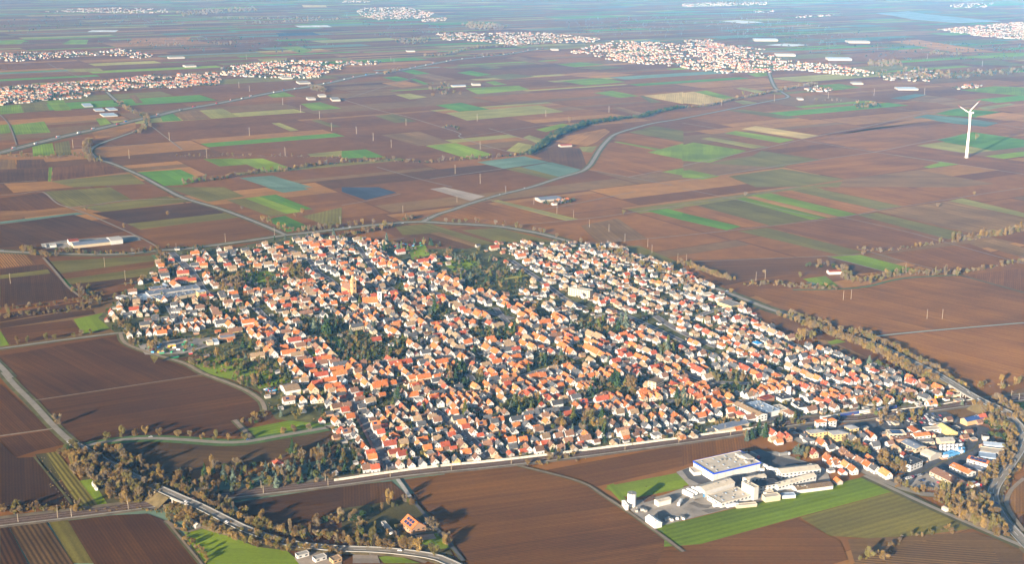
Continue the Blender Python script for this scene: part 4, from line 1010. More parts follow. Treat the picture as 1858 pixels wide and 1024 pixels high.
S1 = [S(p) for p in STREETS[0][0]]; S2x = [S(p) for p in STREETS[2][0]]
def xat(line, y): 
    b = min(line, key=lambda q: abs(q[1] - y)); return b[0]
def region(sx, sy):
    if sx > 1400 and sy > 758 and sx < 1840: return 'near the trading estate'
    if sx > 1330: return 'in the right village corner'
    if sy > 715:
        if sx < xat(S1, sy): return 'left of the straight street'
        if sx < xat(S2x, sy): return 'between the long streets'
        if sx < 1110: return 'behind the noise barrier'
        return 'by the right barrier end'
    if sx < 640: return 'in the left village'
    return 'in the village middle'
RN = dict(o='orange', r='red', b='brown', g='dark-grey', t='pale-brown', f='grey', u='blue', O='orange')
WN = dict(w='white', c='cream', y='yellow', p='pale blue', s='sandstone', k='grey', n='brick')
def look(h):
    X, Y, a, key, ro, wa, sc = h
    kind = {'gable': 'gabled', 'hip': 'hipped', 'flat': 'flat'}[key[4]]
    size = 'small' if key[0] < 8 else ('long' if key[0] > 14 else '')
    nm = 'shed' if key[0] < 8 else ('barn' if key[:2] == (16, 9.8) and key[4] == 'gable' else 'house')
    return ('%s %s %s' % (size, WN[wa].replace(' ', '-'), nm)).strip() + ' with %s %s roof' % (kind, RN[ro])
HOUSES.sort(key=lambda h: h[1])
big = [h for h in HOUSES if h[3][0] >= 8]; small = [h for h in HOUSES if h[3][0] < 8]
near_h, far_h = big[:300], big[300:]
near_s, far_s = small[:300], small[300:]
wb = MB(); wb.box((0, -.03, 0), (1.15, .14, 1.35), bottom=True); WINM = wb.mesh('window', [GLASS])
sp = MB(); sp.box((0, 0, 0), (3.6, 2.6, .12)); SOLM = sp.mesh('solar_panel', [SOLAR])
classes = {}
for h in near_h + near_s: classes.setdefault((look(h), region(*S((h[0], h[1], 0)))), []).append(h)
lab = {}
for k, lst in classes.items():
    lst.sort(key=lambda h: S((h[0], h[1], 0))[0])
    for i, h in enumerate(lst): lab[id(h)] = (k[0] + ', ' + (ordinal(i + 1) + ' from left ' if len(lst) > 1 else '') + k[1])
for h in near_h + near_s:
    X, Y, a, key, ro, wa, sc = h
    wl, rf, ch, wins, wm, rm, cm = variant(key)
    shed = key[0] < 8
    nm = 'shed' if shed else ('barn' if key[:2] == (16, 9.8) and key[4] == 'gable' else 'house')
    t = thing(nm, (X, Y, .7), a, lab[id(h)], nm, 'sheds and garages of the village' if shed else 'houses of the village')
    t.scale = (sc, sc, sc)
    setmat(link('wall', wm, t), WALL[wa])
    r_ = link('roof', rm, t); setmat(r_, ROOF[ro])
    if cm and not shed: link('chimney', cm, r_)
    if not shed:
        for w_ in wins:
            if R() < .9: link('window', WINM, t, (w_[0], w_[1], w_[2]), w_[3])
        if key[4] == 'gable' and R() < .14:
            s_ = math.atan2(key[3], key[1] / 2); o = link('solar_panel', SOLM, r_, (-key[0] * .12, -key[1] * .25, key[2] + key[3] * .5 + .36)); o.rotation_euler = (s_, 0, 0)
def house_mass(lst, name, label):
    wk_ = list(WC); rk_ = list(RC); mats = [WALL[k] for k in wk_] + [ROOF[k] for k in rk_] + [GLASS]
    m_ = MB()
    for X, Y, a, key, ro, wa, sc in lst:
        wl, rf, ch, wins, _, _, _ = variant(key)
        M = Matrix.Translation((X, Y, .7)) @ Matrix.Rotation(a, 4, 'Z') @ Matrix.Scale(sc, 4)
        for src, mi in ((wl, wk_.index(wa)), (rf, len(wk_) + rk_.index(ro)), (ch, wk_.index('n'))):
            if src is ch and key[0] < 8: continue
            k = len(m_.v); m_.v.extend(M @ q for q in src.v)
            for f in src.f: m_.f.append(tuple(k + i for i in f)); m_.m.append(mi)
        if key[0] >= 8:
            for w_ in wins:
                N_ = M @ Matrix.Translation((w_[0], w_[1], w_[2])) @ Matrix.Rotation(w_[3], 4, 'Z')
                m_.face([N_ @ Vector(q) for q in ((-.55, -.06, 0), (.55, -.06, 0), (.55, -.06, 1.35), (-.55, -.06, 1.35))], len(mats) - 1)
    return struct(m_.build(name, mats), label, 'stuff')
house_mass(far_h, 'houses', 'the closely packed houses of the back half of the village')
house_mass(far_s, 'sheds', 'the small sheds and garages of the back half of the village')
print('houses', len(big), 'sheds', len(small))

# ------------------------------------------------------------------ big buildings, from three eaves corners seen in the photograph
SKYM = MB(); SKYM.box((0, 0, 0), (2.4, 1.2, .5)); SKYM = SKYM.mesh('skylight', [GLASSROOF])
wb2 = MB(); wb2.box((0, -.03, 0), (2.2, .14, 1.3), bottom=True); WIN2 = wb2.mesh('window', [GLASS])
db = MB(); db.box((0, -.03, 0), (3.6, .16, 3.4), bottom=True); DOORM = db.mesh('gate', [BLUEGREY])
def bld(name, cat, label, t, s, h, roof, wmat, rmat, rh=2.0, ridge='l', win=0, sky=0, band=None, solar=0, doors=0, base=.75):
    if t in 'ABC' and rmat is RM['W']: rmat = ROOF['f']
    if t in 'ABC': wmat = WALL['k']; h *= .75
    A, B, C = pts(t, s, h)
    if t in 'ABC': m0 = (A + C) / 2; A, B, C = [m0 + (q - m0) * .64 for q in (A, B, C)]
    u = B - A; u.z = 0; L = u.length; u /= L
    v = C - B; v.z = 0; v = v - u * v.dot(u); W = v.length; v /= max(W, 1e-3)
    cen = A + u * (L / 2) + v * (W / 2)
    a = math.atan2(u.y, u.x)
    if (roof == 'gable') and ridge == 'w':      # ridge along the second edge
        a = math.atan2(v.y, v.x); L, W = W, L
    r = thing(name, (cen.x, cen.y, base), a, label, cat)
    wl, rf, ch, wins = house_geo(L, W, h - base, rh if roof != 'flat' else 0, roof)
    wl.build('wall', wmat, r); ro = rf.build('roof', rmat, r)
    occupy(cen.x, cen.y, min(L, W) / 2)
    for k in range(int(L // 12)): occupy(cen.x + math.cos(a) * (k * 12 - L / 2 + 6), cen.y + math.sin(a) * (k * 12 - L / 2 + 6), min(9, W / 2))
    H = h - base
    if win:
        step = 4.2
        for z in [H - 2.3 - 2.9 * q for q in range(win)]:
            if z < .5: break
            for L_, off, an in ((L, W / 2, 0), (L, W / 2, math.pi), (W, L / 2, math.pi / 2), (W, L / 2, -math.pi / 2)):
                n = int(L_ / step)
                for i in range(n):
                    q = Vector(((i + .5) / n * L_ - L_ / 2, -off, z))
                    link('window', WIN2, r, Matrix.Rotation(an, 3, 'Z') @ q, an)
    for i in range(doors):
        q = Vector(((i + .5) / doors * L - L / 2, -W / 2, .05)); link('gate', DOORM, r, q, 0)
    if sky and roof == 'flat':
        nx = int(L / 8); ny = max(1, int(W / sky))
        for i in range(nx):
            for j in range(ny): link('skylight', SKYM, ro, ((i + .5) / nx * L - L / 2, (j + .5) / ny * W - W / 2, H - .2), 0)
    if t in 'KLcVfu' and L > 14:
        for i in range(int(L * W / 170) + 2):
            x_, y_2 = random.uniform(-.42, .42) * L, random.uniform(-.38, .38) * W
            zt = H if roof == 'flat' else H + rh * (1 - abs(y_2) / (W / 2)) - .1
            m_ = MB(); m_.box((0, 0, 0), (random.uniform(.8, 2.4), random.uniform(.8, 1.6), random.uniform(.5, 1.2))); m_.build('roof_vent', random.choice((STEEL, CONCRETE)), ro, (x_, y_2, zt), 0)
    if band is not None:
        m_ = MB()
        for cx, cy, dx, dy in ((0, -W / 2 - .3, L + .9, .2), (0, W / 2 + .3, L + .9, .2), (-L / 2 - .4, 0, .2, W + .4), (L / 2 + .4, 0, .2, W + .4)): m_.box((cx, cy, H - 1.3), (dx, dy, 1.7), bottom=True)
        m_.build('fascia', band, r)
    for i in range(solar):
        z = H - .05 if roof == 'flat' else 0
        if roof == 'flat': link('solar_panel', SOLM, ro, ((i + .5) / solar * L - L / 2, 0, H), 0).scale = (L / solar / 4.6, W * .6 / 2.6, 2)
        else:
            s_ = math.atan2(rh, W / 2); o = link('solar_panel', SOLM, ro, ((i + .5) / solar * L * .8 - L * .4, -W * .25, H + rh * .5 + .38)); o.rotation_euler = (s_, 0, 0); o.scale = (L * .75 / solar / 3.6, W * .36 / 2.6, 1)
    return r, L, W, H
w_, c_, k_, y_, s_, n_ = WALL['w'], WALL['c'], WALL['k'], WALL['y'], WALL['s'], WALL['n']
hall, L, W, H = bld('factory_hall', 'factory hall', 'large white factory hall with a bright blue edge round its flat roof', 'K', '735 268 903 370 1300 278', 9.5, 'flat', w_, PALEROOF, band=BLUEP, sky=14)
for i, (cx, cy, dx, dy, dz) in enumerate(((.1, .40, 12, 8, 3), (-.2, .36, 8, 5, 2), (.3, .3, 6, 4, 2.4))):
    m_ = MB(); m_.box((0, 0, 0), (dx, dy, dz)); m_.build('roof_unit', CONCRETE, hall, (cx * L, cy * W, H - .2))
for i in range(1, 7):
    for sd, (nn, ln) in enumerate(((0, L), (1, W))):
        pass
for i in range(int(W / 9)):
    m_ = MB(); m_.box((0, 0, 0), (.12, .12, H - 1.6)); m_.build('wall_strip', STEEL, hall, (L / 2 + .06, (i + .5) / int(W / 9) * W - W / 2, 0))
bld('annex', 'annex', 'small low white annex on the left side of the blue-edged factory hall', 'K', '700 320 738 362 790 347', 4.5, 'flat', w_, PALEROOF)
bld('annex', 'annex', 'low white annex at the right corner of the blue-edged factory hall', 'K', '1285 308 1300 330 1330 322', 3.5, 'flat', w_, PALEROOF)
bld('factory_building', 'factory building', 'white factory building with low brown gable roof beside the truck containers', 'K', '755 480 832 522 1098 455', 7.5, 'gable', w_, PALEROOF, 2, 'w')
bld('factory_building', 'factory building', 'wide low white factory building with flat tan roof and rooflights facing the green strip', 'K', '850 555 970 625 1240 560', 5.5, 'flat', w_, PALEROOF, win=1, sky=12)
bld('factory_tower', 'factory tower', 'tall plain white block tower in the middle of the factory', 'K', '1143 440 1248 492 1282 478', 14, 'flat', w_, PALEROOF)
bld('factory_building', 'factory building', 'white two-storey factory building with tan roof behind the white block tower', 'K', '1150 405 1190 430 1340 388', 8.5, 'gable', w_, PALEROOF, 1.2, 'w', win=2)
bld('factory_building', 'factory building', 'white two-storey factory building with dark flat roof right of the white block tower', 'K', '1235 440 1290 482 1445 440', 8.5, 'flat', w_, DARKFLAT, win=2)
bld('factory_building', 'factory building', 'long white factory building with pale tan roof right of the dark-roofed one', 'K', '1400 455 1450 482 1760 388', 6.5, 'gable', w_, PALEROOF, 2, 'w', win=1)
bld('factory_building', 'factory building', 'low white row with brown roof nearest the green strip', 'K', '1562 470 1612 512 1870 440', 4.5, 'gable', w_, ROOF['t'], 1.6, 'w')
bld('factory_building', 'factory building', 'long white two-storey factory wing with tan roof, furthest back of the factory', 'K', '1425 325 1478 372 1750 288', 7.5, 'gable', w_, PALEROOF, 2, 'w', win=2)
bld('factory_building', 'factory building', 'small white lean-to in front of the furthest factory wing', 'K', '1480 375 1500 392 1645 345', 4, 'flat', w_, PALEROOF)
bld('factory_building', 'factory building', 'white and yellow box building on the edge of the green strip', 'K', '1312 548 1342 574 1456 545', 6, 'flat', c_, PALEROOF)
bld('factory_building', 'factory building', 'small white flat building between tower and green strip', 'K', '1316 516 1330 530 1400 512', 4, 'flat', w_, PALEROOF)
bld('factory_building', 'factory building', 'small white shed with greenish roof beside the yellow-white box building', 'K', '1467 538 1485 560 1582 535', 4, 'flat', w_, GLASSROOF)
bld('loading_shed', 'shed', 'long low pale loading roof along the front of the tan-roofed factory building', 'K', '1085 628 1100 645 1250 605', 3.5, 'flat', c_, PALEROOF)
for i, nm in enumerate(('front', 'middle', 'rear')):
    bld('container', 'container', '%s one of three white rounded containers parked in the factory yard' % nm, 'K', '%d %d %d %d %d %d' % (640 + 38 * i, 512 - 13 * i, 722 + 38 * i, 552 - 13 * i, 736 + 38 * i, 548 - 13 * i), 4, 'flat', WHITEP, WHITEP)
bld('shed', 'shed', 'white round-roofed shed between the silo and the containers', 'K', '405 592 440 615 543 585', 5.5, 'gable', w_, PALEROOF, 1, 'w')
bld('warehouse', 'warehouse', 'white gabled warehouse at the factory yard corner near the brown field', 'K', '330 742 410 800 470 785', 5.5, 'gable', w_, WHITEP, 1.8, 'l')
bld('shed', 'shed', 'low white pump house beside the silo', 'K', '132 602 165 645 185 640', 6, 'flat', w_, WHITEP)
for i, (u, v) in enumerate(((505, 775), (530, 768), (550, 775), (600, 762), (640, 755), (655, 765), (270, 680), (300, 690), (255, 700), (330, 700))):
    p = TP('K', u, v); r = thing('crate', (p.x, p.y, .8), R() * 3, 'pale crate or tank, %s from left among those on the factory yard' % ordinal(i + 1), 'crate', 'crates on the factory yard')
    m_ = MB(); m_.box((0, 0, 0), (3, 2.4, 2)); m_.build('box', random.choice((WHITEP, CONCRETE, STEEL)), r); m_ = MB(); m_.box((0, 0, 2), (3.2, 2.6, .15)); m_.build('lid', STEEL, r)
p = TP('K', 213, 650); t = thing('silo', (p.x, p.y, .8), 0, 'round white storage silo at the left end of the factory yard', 'silo')
m_ = MB(); m_.cyl((0, 0, 0), 4.1, 4.1, 13, 28); m_.build('tank', WHITEP, t)
m_ = MB(); m_.cyl((0, 0, 13.02), 4.3, 4.3, .25, 28); m_.cyl((0, 0, 13.3), .7, .7, .8, 10); m_.build('lid', STEEL, t)
m_ = MB()
for z in range(4, 54): m_.box((0, -4.25, z * .25), (.7, .1, .06), bottom=True)
m_.box((-.35, -4.25, 0), (.06, .1, 13.6)); m_.box((.35, -4.25, 0), (.06, .1, 13.6)); m_.build('ladder', STEEL, t)

for lb, s in (('darker patch of the factory yard', '695 630 740 615 800 640 900 645 860 672 780 668'), ('dark patch of the yard beside the sheds', '430 700 500 690 570 745 500 790 440 760'), ('brown heap ground by the shed', '300 590 400 565 410 600 320 625'), ('wet strip of the factory yard', '800 690 1000 660 1060 665 860 715')):
    yard('K', s, mottled('stained_concrete', (0.15, 0.135, 0.115) if 'brown' not in lb else (0.16, 0.09, 0.05), 0.3, 0.15), 'yard_patch', lab=lb)
# station side and trading estate
L_ = [('station_building', 'white station building, left block under an orange hip roof', '95 112 118 130 190 120', 9, 'hip', w_, 'o', 3, 'l', 3),
      ('station_building', 'narrow white stair tower between two orange-roofed station blocks', '158 90 170 98 195 92', 12, 'hip', w_, 'o', 1.5, 'l', 0),
      ('station_building', 'white station building, right block under an orange hip roof', '200 104 222 118 275 108', 9, 'hip', w_, 'o', 3, 'l', 3),
      ('apartment_house', 'yellow stone apartment house with grey hip roof, left of three', '20 195 60 222 200 205', 8.5, 'hip', y_, 'k', 2.5, 'l', 3),
      ('apartment_house', 'yellow stone apartment house with grey hip roof, middle of three', '205 200 250 232 360 205', 9, 'hip', y_, 'k', 2.5, 'l', 3),
      ('apartment_house', 'yellow stone apartment house with grey hip roof, right of three', '345 158 392 185 462 170', 9, 'hip', y_, 'k', 2.5, 'l', 3),
      ('workshop', 'pale workshop with three dark solar fields on its flat roof', '693 190 722 225 850 205', 6, 'flat', c_, 'P', 0, 'l', 1),
      ('workshop', 'low brown gabled workshop in front of the solar-roofed one', '730 245 762 272 900 245', 4.5, 'gable', n_, 'b', 1.6, 'w', 0),
      ('workshop', 'white workshop with orange roof, the rear one of a pair', '873 170 930 210 1000 200', 6, 'gable', w_, 'o', 2, 'l', 1),
      ('workshop', 'white workshop with orange roof, the front one of a pair', '900 222 940 248 1065 228', 6, 'gable', w_, 'o', 2, 'w', 1),
      ('workshop', 'grey low annex in front of the orange-roofed workshops', '945 268 965 290 1088 268', 4, 'flat', c_, 'f', 0, 'l', 1),
      ('car_showroom', 'white car showroom with pale flat roof', '1003 168 1040 192 1165 180', 6, 'flat', w_, 'P', 0, 'l', 1),
      ('warehouse', 'long hall with yellow green roof beside the parked cars', '1130 150 1238 218 1300 210', 6, 'gable', y_, 'Y', 2.2, 'l', 0),
      ('warehouse', 'white tent-like hall with yellow containers at its feet', '1115 255 1160 290 1260 270', 6, 'gable', c_, 'W', 2.2, 'w', 0),
      ('workshop', 'cream workshop with long dark blue grey gable roof', '822 290 945 350 1050 335', 5.5, 'gable', c_, 'B', 2, 'l', 1),
      ('warehouse', 'large grey brown hall with shallow tan gable roof', '985 380 1070 415 1175 388', 6.5, 'gable', k_, 'P', 2.2, 'l', 0),
      ('office_building', 'white two-storey office building with dark flat roof', '797 448 905 488 1033 455', 8.5, 'flat', w_, 'D', 0, 'l', 2),
      ('supermarket', 'long supermarket with brown gable roof beside its car park', '1063 538 1305 658 1412 640', 4.8, 'gable', c_, 'b', 3, 'l', 1),
      ('workshop', 'long white and blue workshop with bright orange roof', '1230 492 1385 562 1450 540', 5, 'gable', w_, 'o', 2.2, 'l', 1),
      ('workshop', 'white workshop with orange-edged roof full of solar panels', '1378 432 1550 480 1602 458', 7, 'gable', w_, 'o', 1.8, 'l', 1),
      ('workshop', 'low hall with grey roof in front of the solar-roofed workshop', '1345 485 1500 535 1580 512', 4, 'flat', k_, 'B', 0, 'l', 0),
      ('workshop', 'white two-storey workshop with pale blue roof, front of three in a row', '1478 372 1480 412 1620 400', 7.5, 'flat', WALL['p'], 'G', 0, 'l', 2),
      ('workshop', 'blue and cream hall, middle of three in a row', '1490 328 1490 365 1690 352', 7, 'flat', k_, 'P', 0, 'l', 1),
      ('workshop', 'hall with light blue gabled roof, rear of three in a row', '1515 282 1520 312 1686 300', 6, 'gable', WALL['p'], 'G', 1.6, 'w', 0),
      ('workshop', 'dark small hall beside the clipped hedges', '1502 222 1512 240 1560 232', 6, 'flat', k_, 'D', 0, 'l', 0),
      ('barn_hall', 'hall with large deep blue roof near the right bank', '1322 95 1380 120 1455 60', 6, 'gable', s_, 'U', 2.5, 'w', 0),
      ('shelter', 'small white open shelter beside the farm lane', '1165 842 1200 862 1226 850', 3.6, 'gable', w_, 'P', .8, 'l', 0)]
RM = dict(o=ROOF['o'], b=ROOF['b'], k=mottled('slate_blue_roof', (0.26, 0.27, 0.29), 0.15), P=PALEROOF, f=ROOF['f'], Y=mottled('yellow_green_roof', (0.50, 0.44, 0.18), 0.15), W=mottled('pale_grey_roof', (0.36, 0.35, 0.33), 0.1), B=BLUEGREY, D=DARKFLAT, G=GLASSROOF, U=mottled('deep_blue_roof', (0.03, 0.07, 0.22), 0.15), t=ROOF['t'], r=ROOF['r'], g=ROOF['g'])
for nm, lb, s, h, rf, wm, rm, rh, rd, wi in L_:
    bld(nm, nm.replace('_', ' '), lb, 'L', s, h, rf, wm, RM[rm], rh, rd, win=wi, solar=3 if 'three dark solar' in lb else (4 if 'full of solar' in lb else 0))
C_ = [('c', 'workshop', 'long white workshop with grey brown gable roof by the level street', '716 200 988 335 1092 312', 8, 'gable', w_, 't', 2, 'l', 2),
      ('c', 'greenhouse_hall', 'wide hall with pale blue glass roof behind the long white workshop', '850 195 1085 300 1225 262', 7, 'flat', w_, 'G', 0, 'l', 0),
      ('c', 'workshop', 'tan-roofed low hall right of the glass roof', '1110 225 1200 275 1310 250', 6, 'flat', c_, 'P', 0, 'l', 1),
      ('c', 'station_hall', 'low cream hall with dark grey roof beside the noise barrier', '485 445 562 485 945 428', 5.5, 'flat', c_, 'B', 0, 'l', 0),
      ('c', 'fuel_canopy', 'red flat canopy roof of the filling yard', '985 132 1062 160 1165 122', 6, 'flat', n_, 'r', 0, 'l', 0),
      ('c', 'warehouse', 'dark roofed hall with tall white stacks behind it', '1160 100 1250 150 1350 115', 5, 'flat', w_, 'D', 0, 'l', 0),
      ('c', 'warehouse', 'dark flat roofed hall right of the canopy', '1350 175 1440 240 1520 215', 5, 'flat', w_, 'D', 0, 'l', 0),
      ('f', 'apartment_block', 'tall cream apartment block with balconies above the orange houses', '752 785 842 808 948 772', 15, 'flat', c_, 't', 0, 'l', 5),
      ('u', 'apartment_block', 'long cream apartment block in the back of the village', '1505 552 1740 592 1785 578', 13, 'flat', c_, 'P', 0, 'l', 4),
      ('V', 'works_building', 'long works hall with blue grey roof in the left of the village', '520 552 562 588 1122 500', 8, 'flat', k_, 'B', 0, 'l', 0),
      ('V', 'works_building', 'low works hall with dark roof and many small rooflights', '592 604 682 645 1125 582', 6, 'flat', c_, 'B', 0, 'l', 0),
      ('V', 'works_building', 'pale works hall with glazed roof, left end of the works', '382 598 458 655 602 630', 5.5, 'flat', w_, 'G', 0, 'l', 1),
      ('V', 'office_building', 'cream office block at the right end of the blue roofed works', '1085 545 1112 562 1200 548', 10, 'flat', y_, 'G', 0, 'l', 3),
      ('V', 'works_building', 'rear works hall with deep blue grey roof', '556 505 580 530 745 500', 6, 'flat', n_, 'B', 0, 'l', 0),
      ('V', 'workshop', 'small hall with light blue roof beside the orange hip roof', '705 465 745 498 780 488', 5, 'gable', k_, 'G', 1.2, 'l', 0),
      ('V', 'warehouse', 'hall with large orange hip roof beside the works', '785 455 830 490 912 475', 6, 'gable', w_, 'o', 4, 'l', 0),
      ('V', 'shed', 'low pale shed among the trees left of the works', '175 608 290 635 340 608', 4, 'flat', w_, 'f', 0, 'l', 0),
      ('D', 'farm_hall', 'farm hall with blue grey roof, front of the three', '385 300 400 318 606 288', 6, 'gable', c_, 'B', 2, 'w', 0),
      ('D', 'farm_hall', 'white farm hall at the right end of the farmyard', '580 272 602 292 660 278', 8, 'gable', w_, 'W', 1.5, 'w', 0),
      ('D', 'farm_hall', 'small white farm hall with red roof at the left', '365 283 376 297 424 285', 7, 'gable', w_, 'r', 1.5, 'w', 0),
      ('D', 'shed', 'little white shed left in the farmyard', '226 310 232 320 252 318', 4, 'flat', w_, 'W', 0, 'l', 0),
      ('D', 'shed', 'long low white shed in the farmyard', '268 308 274 318 305 312', 4, 'flat', w_, 'W', 0, 'l', 0),
      ('E', 'farm_hall', 'dark blue roofed hall alone on the brown plain', '1050 55 1082 70 1185 55', 6, 'gable', k_, 'B', 2, 'w', 0),
      ('B', 'farm_hall', 'long white riding hall with red roof beside the tree belt', '1155 785 1180 795 1275 790', 7, 'gable', w_, 'r', 2, 'w', 0),
      ('B', 'farm_hall', 'long white farm hall in the far green fields', '570 462 590 470 690 462', 7, 'gable', w_, 'G', 2, 'w', 0),
      ('B', 'farm_hall', 'second white farm hall with domed roof in the far fields', '690 452 705 460 765 455', 9, 'gable', w_, 'W', 3, 'w', 0),
      ('A', 'greenhouse', 'left block of pale greenhouses by the motorway', '425 560 450 585 520 575', 5, 'flat', GLASSROOF, 'G', 0, 'l', 0),
      ('A', 'greenhouse', 'rear right block of pale greenhouses by the motorway', '555 585 590 602 655 595', 5, 'flat', GLASSROOF, 'G', 0, 'l', 0),
      ('A', 'greenhouse', 'front block of pale greenhouses by the motorway', '515 615 550 638 660 625', 5, 'flat', GLASSROOF, 'G', 0, 'l', 0),
      ('A', 'greenhouse', 'middle block of pale greenhouses by the motorway', '490 590 512 607 580 597', 5, 'flat', GLASSROOF, 'G', 0, 'l', 0),
      ('A', 'warehouse', 'white warehouse beside the far left town', '1650 528 1668 540 1725 532', 9, 'flat', w_, 'W', 0, 'l', 0),
      ('A', 'warehouse', 'long white warehouse right of the motorway bend', '1715 512 1730 524 1780 515', 9, 'flat', w_, 'W', 0, 'l', 0),
      ('A', 'warehouse', 'grey-roofed white warehouse right of the motorway bend', '1780 528 1800 548 1858 535', 9, 'flat', w_, 'f', 0, 'l', 0),
      ('A', 'warehouse', 'white factory at the foot of the far left town', '1590 440 1620 455 1695 442', 9, 'flat', w_, 'W', 0, 'l', 0),
      ('A', 'warehouse', 'large white hall at the foot of the far left town', '1500 415 1530 428 1600 418', 9, 'flat', w_, 'W', 0, 'l', 0),
      ('A', 'warehouse', 'white hall alone above the left villages', '975 352 1000 362 1075 352', 10, 'flat', w_, 'W', 0, 'l', 0),
      ('A', 'warehouse', 'white hall at the end of the far left village', '885 308 900 316 1020 305', 10, 'flat', c_, 'W', 0, 'l', 0),
      ('B', 'warehouse', 'long white hall beside the far motorway', '1122 262 1135 270 1188 266', 9, 'flat', w_, 'W', 0, 'l', 0),
      ('B', 'warehouse', 'white glass house block in the far left fields', '335 270 345 278 410 274', 9, 'flat', w_, 'W', 0, 'l', 0),
      ('C', 'warehouse', 'very long pale green and white warehouse behind the far town', '735 305 760 318 985 330', 14, 'flat', WALL['w'], 'G', 0, 'l', 0),
      ('C', 'warehouse', 'long white warehouse behind the far town', '470 285 485 298 645 295', 13, 'flat', w_, 'W', 0, 'l', 0),
      ('C', 'warehouse', 'far pale warehouse with blue roof left of the lake', '345 205 360 216 560 216', 14, 'flat', w_, 'G', 0, 'l', 0),
      ('C', 'warehouse', 'far white warehouse below the lake', '850 215 880 228 1045 222', 14, 'flat', w_, 'W', 0, 'l', 0),
      ('C', 'warehouse', 'white glass halls in front of the wooded hamlet', '1120 470 1150 485 1310 480', 9, 'flat', w_, 'G', 0, 'l', 0),
      ('C', 'warehouse', 'white halls at the right tip of the far town', '895 442 915 455 1000 452', 8, 'flat', w_, 'W', 0, 'l', 0),
      ('C', 'warehouse', 'white hall with blue roof by the wooded hamlet', '1165 415 1185 424 1250 418', 8, 'flat', w_, 'G', 0, 'l', 0),
      ('C', 'farm_hall', 'small white roadside hall at the far junction', '612 530 625 540 665 535', 7, 'flat', w_, 'W', 0, 'l', 0),
      ('d', 'farm_hall', 'big tan roofed barn hall at the village edge', '465 835 530 905 682 868', 6, 'gable', w_, 't', 3, 'w', 0),
      ('d', 'shed', 'long low cream shed beside the barn hall', '560 905 575 925 770 880', 3.5, 'flat', c_, 'P', 0, 'l', 0),
      ('d', 'school_hall', 'hall with deep blue solar roof near the white church tower', '1565 110 1600 138 1755 92', 5, 'flat', k_, 'B', 0, 'l', 0),
      ('F', 'club_house', 'low white club house among trees on the right plain', '785 452 800 462 875 465', 5, 'gable', w_, 'r', 1.5, 'w', 0),
      ('v', 'warehouse', 'pale hall by the bypass, left of the row', '985 640 1040 665 1110 640', 6, 'flat', w_, 'P', 0, 'l', 0),
      ('v', 'warehouse', 'pale hall by the bypass, second of the row', '1090 612 1140 636 1215 615', 6, 'flat', w_, 'P', 0, 'l', 0),
      ('v', 'warehouse', 'pale hall by the bypass, third of the row', '1210 640 1250 662 1320 640', 6, 'flat', w_, 'P', 0, 'l', 0),
      ('v', 'warehouse', 'large grey roofed hall with yellow end by the bypass', '1270 705 1420 755 1505 720', 6, 'flat', y_, 'f', 0, 'l', 0),
      ('y', 'freight_shed', 'small white house with orange roof beside the railway', '772 792 790 808 905 800', 5, 'gable', w_, 'o', 2, 'w', 0),
      ('x', 'workshop', 'barn with dark grey roof beside the storage yard', '1290 298 1320 322 1490 305', 5, 'gable', n_, 'B', 2, 'w', 0),
      ('x', 'container', 'cream container shed in the storage yard', '1160 350 1180 376 1245 374', 4.5, 'flat', c_, 'P', 0, 'l', 0),
      ('x', 'container', 'pale blue container shed in the storage yard', '1228 335 1250 370 1302 362', 4.5, 'flat', w_, 'G', 0, 'l', 0),
      ('x', 'billboard_trailer', 'big yellow trailer in the storage yard', '745 392 750 402 834 400', 5, 'flat', YELLOWP, 'W', 0, 'l', 0),
      ('x', 'container', 'green container left in the storage yard', '530 408 535 415 577 413', 3.4, 'flat', GREENP, 'W', 0, 'l', 0),
      ('x', 'container', 'green container behind the yellow trailer', '918 350 922 356 955 354', 3.2, 'flat', GREENP, 'W', 0, 'l', 0),
      ('x', 'container', 'green container in front in the storage yard', '775 520 790 530 874 522', 3, 'flat', GREENP, 'g', 0, 'l', 0),
      ('x', 'container', 'short green container beside a white one in the storage yard', '655 472 662 480 712 478', 3, 'flat', GREENP, 'W', 0, 'l', 0),
      ('x', 'container', 'red and yellow container in the storage yard', '972 478 978 486 1018 484', 3, 'flat', REDP, 'W', 0, 'l', 0),
      ('G', 'house', 'unfinished white house left on the building plot', '1605 962 1618 975 1685 962', 4, 'flat', w_, 'W', 0, 'l', 1),
      ('G', 'house', 'unfinished white house in the middle of the building plot', '1697 980 1715 995 1782 980', 4, 'flat', w_, 'W', 0, 'l', 1),
      ('G', 'house', 'unfinished timber house at the right of the building plot', '1790 985 1812 1002 1862 988', 4, 'flat', s_, 't', 0, 'l', 1),
      ('z', 'greenhouse', 'small white domed greenhouse at the meadow edge', '398 222 440 285 462 276', 3, 'gable', WHITEP, 'W', 1.5, 'l', 0),
      ('z', 'hut', 'pale roofed hut in the hedge above the green meadow', '1430 630 1530 690 1562 660', 4, 'gable', k_, 'P', 1.2, 'l', 0),
      ('H', 'trailer', 'long white trailer beside the club house', '215 790 262 845 280 836', 3.6, 'flat', WHITEP, 'W', 0, 'l', 1)]
for t, nm, lb, s, h, rf, wm, rm, rh, rd, wi in C_:
    bld(nm, nm.replace('_', ' '), lb, t, s, h, rf, wm, RM[rm], rh, rd, win=wi, sky=9 if ('rooflights' in lb or 'glass roof' in lb) else 0, solar=3 if 'solar roof' in lb else 0)
r, L, W, H = bld('club_house', 'club house', 'orange gabled brick club house with six solar panels beside the brown field', 'H', '322 790 378 835 456 812', 6, 'gable', n_, ROOF['o'], 5.5, 'l', win=2)
